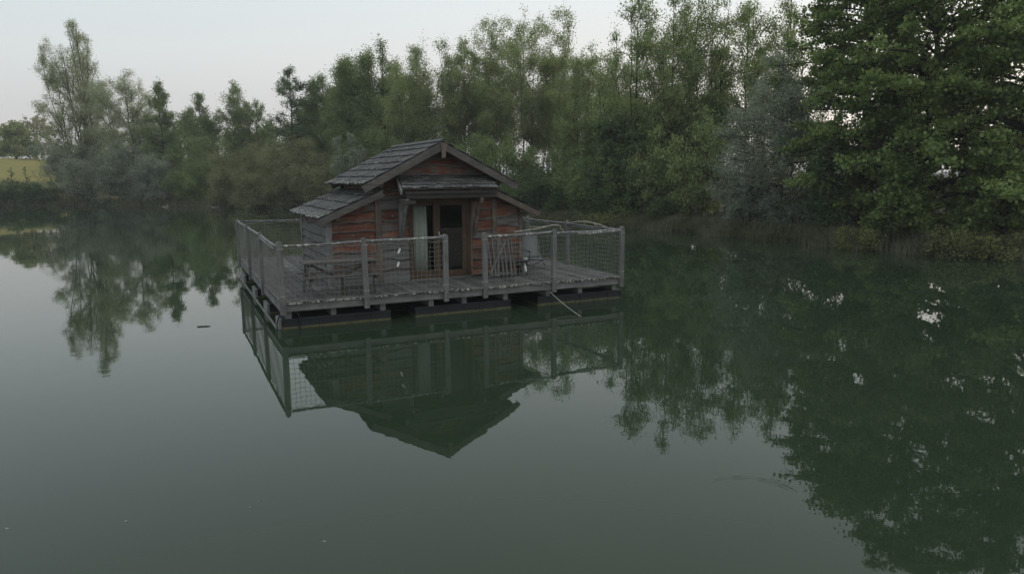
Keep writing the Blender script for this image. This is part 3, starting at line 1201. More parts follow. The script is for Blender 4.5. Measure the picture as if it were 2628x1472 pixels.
st = thing('side_table', 'low black table standing behind the slatted gate panel', 'table', (4.75, 1.2, Z0))
m = MB()
m.box(4.52, 4.99, 1.0, 1.37, .735, .76)
m.box(4.54, 4.97, 1.02, 1.04, .66, .7345)
m.build('tabletop', M['black'], st, bevel=.004)
for (x, y) in ((4.55, 1.03), (4.96, 1.03), (4.55, 1.34), (4.96, 1.34)):
    m = MB()
    m.beam((x, y, Z0 + .004), (x - .02, y, .734), .035, .035, (0, 1, 0))
    m.build('leg', M['black'], st)
cp = thing('cup', 'small white cup on the corner of the low black table', 'cup', (4.93, 1.06, .76))
m = MB()
m.tube([(4.93, 1.06, .762), (4.93, 1.06, .766), (4.93, 1.06, .805), (4.93, 1.06, .812)], .032, 14, .042)
m.tube([(4.93, 1.06, .812), (4.93, 1.06, .776)], .037, 14, .030)
m.build('cup_body', M['white'], cp, smooth=True)
m = MB()
m.tube([(4.965, 1.06, .80), (4.99, 1.06, .797), (4.992, 1.06, .782), (4.963, 1.06, .776)], .005, 6)
m.build('handle', M['white'], cp, smooth=True)
bt = thing('bottle', 'white slim bottle hanging from the edge of the low black table', 'bottle', (4.905, .985, .52))
m = MB()
zz = [.535, .54, .62, .645, .66, .685]
rr_ = [.020, .025, .025, .018, .011, .011]
for k in range(5):
    m.tube([(4.905 - .12 * (zz[k] - .535), .985, zz[k]), (4.905 - .12 * (zz[k + 1] - .535), .985, zz[k + 1])], rr_[k], 12, rr_[k + 1], cap=k in (0, 4))
m.build('bottle_body', M['white'], bt, smooth=True)
m = MB()
m.tube([(4.887, .985, .68), (4.885, .992, .72), (4.885, .998, .736)], .004, 5)
m.build('cord', M['rope'], bt)

ch = thing('folding_chair', 'grey fabric folding chair with tall back on the right of the deck', 'chair', (5.65, 2.15, Z0))
m = MB()
bk0, bk1 = (5.42, 5.86), 2.25
vs, fs = [], []
for i in range(9):
    s = i / 8
    z = .66 + .52 * s
    v = 2.18 + .20 * s + .03 * math.sin(math.pi * s)
    vs += [(5.43, v, z), (5.64, v + .03, z), (5.85, v, z)]
for i in range(8):
    for k in range(2): fs.append((i * 3 + k, i * 3 + k + 1, i * 3 + k + 4, i * 3 + k + 3))
m.add(vs, fs)
o = m.build('backrest', M['fabric'], ch, smooth=True)
o.modifiers.new('thickness', 'SOLIDIFY').thickness = .012
m = MB()
vs, fs = [], []
for i in range(7):
    s = i / 6
    v = 2.17 - .36 * s
    z = .66 + .02 * s - .03 * math.sin(math.pi * s)
    vs += [(5.43, v, z), (5.64, v, z - .02), (5.85, v, z)]
for i in range(6):
    for k in range(2): fs.append((i * 3 + k, i * 3 + k + 1, i * 3 + k + 4, i * 3 + k + 3))
m.add(vs, fs)
o = m.build('seat', M['fabric'], ch, smooth=True)
o.modifiers.new('thickness', 'SOLIDIFY').thickness = .012
for x in (5.42, 5.86):
    m = MB()
    m.tube([(x, 2.42, 1.19), (x, 2.17, .66), (x, 1.93, Z0 + .012)], .011, 7)
    m.tube([(x + (.012 if x < 5.6 else -.012), 1.82, .68), (x + (.012 if x < 5.6 else -.012), 2.45, Z0 + .012)], .011, 7)
    fr_ = m.build('side_frame', M['steel'], ch, smooth=True)
    m = MB()
    m.tube([(x, 2.24, .82), (x, 2.02, .845), (x, 1.80, .83)], .013, 7)
    m.tube([(x, 1.84, .83), (x, 1.84, .68)], .009, 7)
    m.build('armrest', M['black'], ch, smooth=True)
m = MB()
m.tube([(5.42, 1.93, Z0 + .012), (5.86, 1.93, Z0 + .012)], .011, 7)
m.tube([(5.432, 2.45, Z0 + .012), (5.848, 2.45, Z0 + .012)], .011, 7)
m.tube([(5.42, 2.42, 1.19), (5.64, 2.45, 1.20), (5.86, 2.42, 1.19)], .011, 7)
m.build('cross_tube', M['steel'], ch, smooth=True)


def branch(label, pts, r, r1, twigs):
    t = thing('bent_branch', label, 'branch', pts[0])
    m = MB()
    p = np.array(pts, float)
    s = np.linspace(0, 1, len(p))
    f = np.linspace(0, 1, 26)
    sm_ = np.stack([np.interp(f, s, p[:, k]) for k in range(3)], 1)
    for _ in range(2): sm_[1:-1] = (sm_[:-2] + 2 * sm_[1:-1] + sm_[2:]) / 4
    m.tube(sm_, r, 7, r1)
    m.build('stem', M['branch'], t, smooth=True)
    for tw in twigs:
        m = MB()
        m.tube(tw, r1 * .9, 5, r1 * .5)
        m.build('twig', M['branch'], t, smooth=True)


branch('long pale bare branch arching above the right side railing', [(LU - .03, 2.1, 1.38), (LU - .03, 1.69, 1.445), (LU - .03, 1.28, 1.475), (LU - .03, .81, 1.45), (LU - .03, .4, 1.395)], .018, .012,
       [[(LU - .03, .95, 1.46), (LU - .06, .82, 1.43), (LU - .09, .7, 1.40)]])
branch('kinked pale stick lying across the front railing beside a post', [(4.20, .02, 1.43), (4.75, .02, 1.475), (4.98, .0, 1.53), (5.14, -.01, 1.52), (5.17, .0, 1.45), (5.25, .01, 1.40), (5.15, .02, 1.37)], .012, .010,
       [[(4.9, .01, 1.51), (4.75, .05, 1.50), (4.55, .12, 1.50)]])

rp = thing('mooring_rope', 'pale mooring rope running from the deck edge down into the water', 'rope', (4.89, .03, .30))
m = MB()
pts = [(4.89 - .02 * s, .03 - 1.45 * s, .30 - .33 * s - .03 * math.sin(math.pi * s)) for s in np.linspace(0, 1, 14)]
m.tube(pts, .0075, 7)
m.build('line', M['rope_pale'], rp, smooth=True)
m = MB()
m.tube([(4.89 + .02 * math.cos(t), .01 + .01 * math.sin(2 * t), .30 + .02 * math.sin(t)) for t in np.linspace(0, 6.3, 12)], .012, 6)
m.build('knot', M['rope_pale'], rp, smooth=True)

for lab, pts in (('black hose loop bent over the outer corner of the front left pontoon', [(-.02, -.04, .29), (-.07, -.03, .22), (-.10, -.01, .12), (-.10, .0, -.02), (-.09, .02, -.15)]),
                 ('black hose loop on the front face of the front left pontoon', [(.16, .04, .29), (.24, -.02, .27), (.26, .0, .16), (.26, .012, .02), (.26, .012, -.12)])):
    t = thing('hose', lab, 'hose', pts[0])
    m = MB()
    p = np.array(pts, float)
    f = np.linspace(0, 1, 20)
    s = np.linspace(0, 1, len(p))
    q_ = np.stack([np.interp(f, s, p[:, k]) for k in range(3)], 1)
    for _ in range(2): q_[1:-1] = (q_[:-2] + 2 * q_[1:-1] + q_[2:]) / 4
    m.tube(q_, .011, 7)
    m.build('hose_tube', M['rubber'], t, smooth=True)

for lab, (u, z, tilt) in (('upper white oval tag tied to the rope net left of the door', (1.97, 1.20, .5)), ('lower white oval tag tied to the rope net left of the door', (1.945, .97, .35))):
    t = thing('oval_tag', lab, 'tag', (u, FV - .0, z), 'white oval tags on the net')
    m = MB()
    ring_ = [(u + .020 * math.cos(k) - .05 * math.sin(k) * math.sin(-tilt) * .8, z + .045 * math.sin(k)) for k in np.linspace(0, 6.283, 16, endpoint=False)]
    m.prism(ring_, 1, FV + .010, FV + .018)
    pl = m.build('plate', M['white'], t)
    m = MB()
    m.tube([(u - .012, FV + .014, z + .04), (u - .016, FV + .02, z + .07), (u - .012, FV + .028, z + .09)], .003, 5)
    m.build('tie', M['rope'], t)
hk = thing('latch_hook', 'small galvanised hook on the post left of the railing gap', 'hook', (2.76, FV, 1.42))
m = MB()
m.tube([(2.765, FV - .02, 1.435), (2.70, FV - .03, 1.435), (2.688, FV - .03, 1.445), (2.685, FV - .03, 1.50)], .006, 7)
m.build('rod', M['galv'], hk, smooth=True)
m = MB()
m.box(2.758, 2.774, FV - .032, FV - .024, 1.415, 1.455)
m.build('plate', M['galv'], hk)

# ------------------------------------------------------------------ things floating on the water
a = N('dead_leaf')
M['dleaf'] = a.pbr((.24, .25, .23), .7, .2)


def floater(name, label, cat, x, y, ln, wd, rz, mat, group=None):
    n = 10
    vs = [(0, 0, .001)]
    for k in range(n):
        t = 2 * math.pi * k / n
        vs.append((ln / 2 * math.cos(t), wd / 2 * math.sin(t) * (1 - .25 * math.cos(t)), -.001 + .002 * math.cos(2 * t)))
    fs = [(0, 1 + k, 1 + (k + 1) % n) for k in range(n)]
    me = bpy.data.meshes.new(name)
    me.from_pydata((np.array(vs) * S).tolist(), [], fs)
    me.materials.append(mat)
    o = bpy.data.objects.new(name, me)
    o.modifiers.new('thickness', 'SOLIDIFY').thickness = .0015
    o.location = (x * S, y * S, .004)
    o.rotation_euler = (0, 0, rz)
    col.objects.link(o)
    return tag(o, label, cat, group)


for lab, x, y, l_ in (('pale speck of a leaf floating at the left edge of the near water', -3.63, 4.87, .035),
                      ('pale leaf floating on the near water, second from the left', -2.83, 4.97, .03),
                      ('pale leaf floating lowest and nearest on the open water', -1.30, 4.65, .03),
                      ('tiny leaf floating in the middle of the near water, lower of a pair', -2.0, 5.18, .02),
                      ('tiny leaf floating in the middle of the near water, upper of a pair', -1.97, 5.28, .02)):
    floater('floating_leaf', lab, 'leaf', x, y, l_, l_ * .55, rnd.uniform(-.6, .6), M['dleaf'], 'leaves floating on the pond')
tw = bpy.data.objects.new('floating_twig', None)
col.objects.link(tw)
tw.location = (-5.18 * S, 11.91 * S, 0)
tw.rotation_euler = (0, 0, .12)
tag(tw, 'dark twig floating on the water left of the deck', 'twig')
m = MB()
m.tube([(-.10, 0, .004), (-.03, .012, .008), (.04, .005, .008), (.11, .02, .004)], .010, 6, .005)
m.build('stem', BK['dark'], tw, smooth=True)
m = MB()
m.tube([(.0, .01, .008), (.05, .05, .008)], .006, 5, .003)
m.build('side_twig', BK['dark'], tw, smooth=True)
for lab, x, y, ln, rz in (('pale log at the far waterline under the airy ash trees', -24.4, 60.15, 0.9, -.35), ('short pale log at the far waterline under the slim spire tree', -29.6, 62.4, .6, -.2)):
    lg = bpy.data.objects.new('driftwood_log', None)
    col.objects.link(lg)
    lg.location = (x * S, y * S, .03)
    lg.rotation_euler = (0, 0, rz)
    tag(lg, lab, 'log')
    m = MB()
    m.tube([(-ln / 2, 0, .0), (0, .03, .02), (ln / 2, 0, .02)], .045, 8, .03)
    m.build('trunk', M['branch'], lg, smooth=True)
    m = MB()
    m.tube([(ln * .2, 0, .05), (ln * .35, .1, .30)], .03, 6, .015)
    m.build('branch_stub', M['branch'], lg, smooth=True)

# ------------------------------------------------------------------ trees and shrubs


def grow(seed, H, R, k):
    """returns trunk tubes (MB) and leaf vertices/quads, author units; k = kind parameters"""
    rg = np.random.default_rng(seed)
    pt, pr = np.array(k['prof']).T
    prof = lambda t: np.interp(t, pt, pr) * R
    tb_ = MB()
    stems, srad = [], []
    ns = k.get('stems', 1)
    ln = np.array(k.get('lean', (0, 0))) * R
    tr_ = k.get('tr', .10)
    for i in range(ns):
        an = 2 * math.pi * (i + rg.random() * .7) / ns
        rad = 0 if i == 0 else math.sqrt(rg.uniform(.2, 1))
        th_ = H * (.985 if i == 0 else rg.uniform(.66, .95))
        b = np.array([math.cos(an), math.sin(an)]) * rad * k.get('base', .15) * R
        tip = b + ln * (th_ / H) + np.array([math.cos(an), math.sin(an)]) * rad * max(prof(min(th_ / H, .97)), .3 * R) * k.get('fan', .8)
        ss = np.linspace(0, 1, 11)
        wob = np.cumsum(rg.normal(0, .035 * R * k.get('wob', 1), (11, 2)), 0)
        wob -= wob[0]
        xy = b + (tip - b) * (ss ** 1.15)[:, None] + wob * (.8 * (1 - ss * .5))[:, None]
        p = np.c_[xy, -.25 + (th_ + .25) * ss]
        stems.append(p)
        r0 = tr_ * (1 if i == 0 else rg.uniform(.55, .85))
        srad.append(r0)
        tb_.tube(p, r0, 7, r0 * .12)
    tw = []
    ga = rg.random() * 6
    nb = k.get('nb', 60)
    for i in range(nb):
        si = rg.integers(ns)
        p = stems[si]
        s0, s1 = k.get('s0', .25), k.get('s1', .97)
        s = s0 + (s1 - s0) * rg.random() ** k.get('sp', 1.0)
        f = s * 10
        j = min(int(f), 9)
        P0 = p[j] + (p[j + 1] - p[j]) * (f - j)
        ga += 2.4 + rg.normal(0, .5)
        te = np.clip(P0[2] / H + k.get('rise', .12) * rg.uniform(.3, 1.3), .02, .995)
        rr = prof(te) * rg.uniform(k.get('rmin', .55), 1.06)
        ax = ln * te
        if ns > 1:
            ga_ = math.atan2(P0[1] - ax[1], P0[0] - ax[0]) + rg.normal(0, 1.25)
            cd, sd = math.cos(ga_), math.sin(ga_)
            E = np.array([.4 * (ax[0] + rr * cd) + .6 * (P0[0] + rr * .55 * cd), .4 * (ax[1] + rr * sd) + .6 * (P0[1] + rr * .55 * sd), te * H])
        else:
            E = np.array([ax[0] + rr * math.cos(ga), ax[1] + rr * math.sin(ga), te * H])
        q = np.linspace(0, 1, 5)
        C = P0 + (E - P0) * q[:, None]
        C[:, 2] += np.sin(q * math.pi) * k.get('arch', .05) * np.linalg.norm(E - P0)
        C[1:4] += rg.normal(0, .03 * R, (3, 3))
        rb = srad[si] * (1 - s * .85) * .55 + .008
        tb_.tube(C, rb, 5, rb * .3, cap=False)
        nt = k.get('nt', 6)
        for _ in range(nt):
            u_ = rg.uniform(k.get('u0', .3), 1)
            f = u_ * 4
            j = min(int(f), 3)
            Q = C[j] + (C[j + 1] - C[j]) * (f - j)
            d = (E - P0) / (np.linalg.norm(E - P0) + 1e-6) * .6 + rg.normal(0, .6, 3) + np.array([0, 0, k.get('tup', .2)])
            d[2] *= k.get('flat', 1)
            d /= np.linalg.norm(d)
            Ltw = k.get('twl', .28) * min(R, 3.0) * rg.uniform(.4, 1.2) * min(1, max(.35, (prof(te) / R) ** .5))
            tw.append((Q, Q + d * Ltw))
            tb_.tube([Q, Q + d * Ltw * .85], .010 * k.get('twr', 1), 3, .005, cap=False)
    for si, p in enumerate(stems):
        for _ in range(k.get('ntop', 9)):
            s = rg.uniform(.5, 1.0)
            f = s * 10
            j = min(int(f), 9)
            Q = p[j] + (p[j + 1] - p[j]) * (f - j)
            d = rg.normal(0, .34, 3) + np.array([0, 0, 1.0])
            d /= np.linalg.norm(d)
            tw.append((Q, Q + d * k.get('twl', .28) * min(R, 2.5) * rg.uniform(.5, 1.1)))
    A = np.array([t[0] for t in tw])
    Bv = np.array([t[1] for t in tw])
    nl = int(k['nl'] * (min(2.2, max(.7, (R / 2.2) ** 1.5)) if k.get('scale') else 1))
    wts = rg.gamma(k.get('clump', 1.2), 1, len(tw)) * np.linalg.norm(Bv - A, axis=1)
    wts /= wts.sum()
    ti = rg.choice(len(tw), nl, p=wts)
    uu = rg.uniform(.05, 1.1, nl)[:, None]
    pos = A[ti] + (Bv[ti] - A[ti]) * uu + rg.normal(0, k.get('sig', .07) * min(R, 2.3), (nl, 3)) * np.array([1, 1, k.get('flat', 1)])
    pos[:, 2] += k.get('droop', 0) * R * rg.random(nl)
    if 'zmin' in k: pos[:, 2] = np.maximum(pos[:, 2], k['zmin'] + .2 * rg.random(nl))
    nrm_ = rg.normal(0, 1, (nl, 3)) + np.array([0, 0, k.get('up', .7)])
    nrm_ /= np.linalg.norm(nrm_, axis=1)[:, None]
    t1 = np.cross(nrm_, rg.normal(0, 1, (nl, 3)))
    t1 /= np.linalg.norm(t1, axis=1)[:, None]
    t1[:, 2] -= k.get('hang', 0)
    t2 = np.cross(nrm_, t1)
    sz = k['ls'] * rg.uniform(.6, 1.3, nl)[:, None]
    wd = sz * k.get('asp', .6)
    V = np.stack([pos - t1 * sz * .5, pos + t2 * wd * .5 + t1 * sz * .05, pos + t1 * sz * .5, pos - t2 * wd * .5 + t1 * sz * .05], 1).reshape(-1, 3)
    Q = np.arange(nl * 4).reshape(-1, 4)
    return tb_, V, Q


OV = ((0, .55), (.15, .85), (.4, 1), (.65, .9), (.85, .6), (.96, .25), (1, .05))
UPR = ((0, .35), (.25, .55), (.5, .95), (.7, 1), (.85, .75), (.95, .42), (1, .12))
DOME = ((0, .9), (.2, 1), (.5, .97), (.75, .78), (.92, .45), (1, .12))
K = {
    'crack_willow': dict(prof=((0, .7), (.15, 1), (.36, 1.0), (.48, .95), (.58, .78), (.7, .58), (.82, .44), (.92, .24), (1, .06)), stems=7, fan=.75, base=.2, nb=190, s0=.05, rise=.18, nt=9, nl=95000, ls=.12, asp=.45, sig=.085, twl=.2, leaf='willow', bark='brown', tr=.16, clump=1.5, lean=(-.12, 0), tup=.4),
    'white_willow': dict(prof=((0, .5), (.3, .8), (.55, 1), (.8, .85), (.93, .55), (1, .2)), stems=5, fan=.7, base=.2, nb=120, s0=.08, rise=.14, nt=8, nl=60000, ls=.12, asp=.45, sig=.085, leaf='willow', bark='brown', tr=.13, clump=1.5, tup=.35),
    'slender_alder': dict(prof=((0, 1), (.2, 1), (.45, .85), (.65, .75), (.85, .45), (1, .1)), stems=1, nb=70, s0=.1, rise=.06, nt=7, nl=26000, ls=.13, sig=.08, leaf='mid', bark='dark', tr=.12, clump=.7),
    'ash_tree': dict(prof=UPR, stems=3, fan=.9, base=.3, nb=80, s0=.3, rise=.12, nt=7, nl=22000, ls=.13, sig=.07, leaf='mid', bark='brown', tr=.10, clump=.6, twl=.25),
    'dark_alder': dict(prof=OV, stems=1, nb=70, s0=.15, rise=.06, nt=8, nl=24000, ls=.125, sig=.06, leaf='dark', bark='dark', tr=.13, clump=.5, twl=.3),
    'field_maple': dict(prof=OV, stems=2, fan=.6, nb=100, s0=.12, rise=.10, nt=8, nl=44000, ls=.12, sig=.10, leaf='mid', bark='brown', tr=.12, clump=1.1),
    'grey_poplar': dict(scale=1, ntop=8, prof=((0, .3), (.2, .5), (.4, .8), (.6, 1), (.8, .85), (.92, .5), (1, .2)), stems=9, fan=.85, base=.55, wob=.7, nb=150, s0=.36, rise=.11, nt=8, nl=44000, ls=.10, sig=.085, leaf='poplar', bark='grey', tr=.07, clump=1.1, tup=.4, twl=.24),
    'robinia': dict(scale=1, ntop=8, prof=((0, .4), (.2, .7), (.4, 1), (.6, 1), (.8, .9), (.92, .6), (1, .2)), stems=5, fan=.9, base=.6, nb=120, s0=.18, rise=.09, nt=8, nl=36000, ls=.10, asp=.5, sig=.085, leaf='robinia', bark='brown', tr=.07, clump=1.0, twl=.3, hang=.3),
    'silver_poplar': dict(prof=((0, .8), (.2, 1), (.45, .95), (.65, .72), (.85, .42), (1, .08)), stems=3, fan=.6, base=.2, nb=130, s0=.06, rise=.08, nt=8, nl=46000, ls=.08, asp=.6, sig=.05, leaf='silver', bark='grey', tr=.10, clump=.8, twl=.25),
    'big_maple': dict(prof=((0, .75), (.08, 1), (.25, 1.02), (.5, 1), (.7, .9), (.88, .6), (1, .2)), stems=1, nb=130, s0=.06, s1=.96, rise=.05, arch=.10, nt=13, nl=82000, ls=.105, asp=.8, sig=.055, flat=.65, leaf='maple', bark='dark', tr=.16, clump=.5, twl=.20, up=1.0, u0=.4, rmin=.35, hang=.35),
    'maple_bough': dict(prof=((0, .8), (.15, 1), (.5, .95), (.8, .6), (1, .15)), stems=3, fan=.8, nb=80, s0=.05, rise=.03, arch=.12, nt=9, nl=30000, ls=.105, asp=.8, sig=.055, flat=.65, leaf='maple', bark='dark', tr=.07, clump=.6, up=1.3, hang=.25),
    'far_tree': dict(prof=DOME, stems=2, nb=70, s0=.08, rise=.08, nt=6, nl=8000, ls=.34, sig=.11, leaf='mid', bark='brown', tr=.15),
    'oak_tree': dict(prof=DOME, stems=1, nb=70, s0=.12, rise=.08, nt=7, nl=9000, ls=.34, sig=.10, leaf='oak', bark='brown', tr=.2),
    'bare_ash': dict(prof=DOME, stems=3, fan=.8, nb=70, s0=.15, rise=.12, nt=7, nl=9000, ls=.30, sig=.07, leaf='brown', bark='brown', tr=.2, clump=.6),
    'sapling': dict(prof=((0, .3), (.2, .8), (.5, 1), (.8, .6), (1, .1)), stems=1, nb=26, s0=.15, rise=.1, nt=5, nl=420, ls=.11, sig=.06, leaf='olive', bark='brown', tr=.04),
    'robinia_young': dict(prof=((0, .7), (.3, 1), (.6, .9), (.85, .55), (1, .1)), stems=3, fan=.8, nb=60, s0=.12, rise=.06, nt=7, nl=11000, ls=.11, asp=.45, sig=.08, leaf='robinia', bark='brown', tr=.05, hang=.5, clump=.6),
    'maple_young': dict(prof=OV, stems=2, nb=50, s0=.1, nt=7, nl=9000, ls=.10, sig=.1, leaf='dark', bark='dark', tr=.05),
    'dark_pole_tree': dict(prof=((0, .3), (.4, .7), (.7, 1), (.9, .7), (1, .2)), stems=3, fan=.7, base=.7, nb=60, s0=.3, rise=.06, nt=6, nl=6500, ls=.12, sig=.08, leaf='dark', bark='dark', tr=.09, clump=.5),
    'silver_shrub': dict(prof=DOME, stems=6, fan=1, base=.4, nb=80, s0=.06, rise=.10, nt=7, nl=15000, ls=.125, asp=.5, sig=.07, leaf='silver', bark='brown', tr=.04, clump=.7),
    'green_shrub': dict(prof=DOME, stems=6, fan=1, base=.5, nb=80, s0=.05, rise=.10, nt=7, nl=13000, ls=.12, sig=.09, leaf='mid', bark='brown', tr=.045, clump=.7),
    'olive_shrub': dict(prof=DOME, stems=7, fan=1, base=.5, nb=90, s0=.04, rise=.10, nt=8, nl=16000, ls=.13, asp=.5, sig=.08, leaf='olive', bark='brown', tr=.05, clump=.8),
    'low_plant': dict(prof=DOME, stems=8, fan=1, base=.8, nb=60, s0=.05, rise=.25, nt=7, nl=5000, ls=.07, sig=.10, leaf='oak', bark='brown', tr=.02, clump=1, up=1.2),
    'dark_shrub': dict(prof=DOME, stems=6, fan=1, base=.6, nb=60, s0=.05, rise=.15, nt=7, nl=9000, ls=.085, sig=.10, leaf='dark', bark='dark', tr=.025, clump=.7),
}
NAMES = dict(crack_willow='willow_tree', white_willow='willow_tree', slender_alder='alder_tree', ash_tree='ash_tree', dark_alder='alder_tree', field_maple='leafy_tree',
             grey_poplar='poplar_tree', robinia='robinia_tree', silver_poplar='silver_poplar_tree', big_maple='maple_tree', oak_tree='oak_tree', bare_ash='ash_tree',
             sapling='sapling', robinia_young='robinia_tree', maple_young='maple_tree', dark_pole_tree='thin_tree', maple_bough='maple_tree', far_tree='leafy_tree', silver_shrub='shrub', green_shrub='shrub',
             olive_shrub='shrub', dark_shrub='bramble_bush', low_plant='ivy_clump')
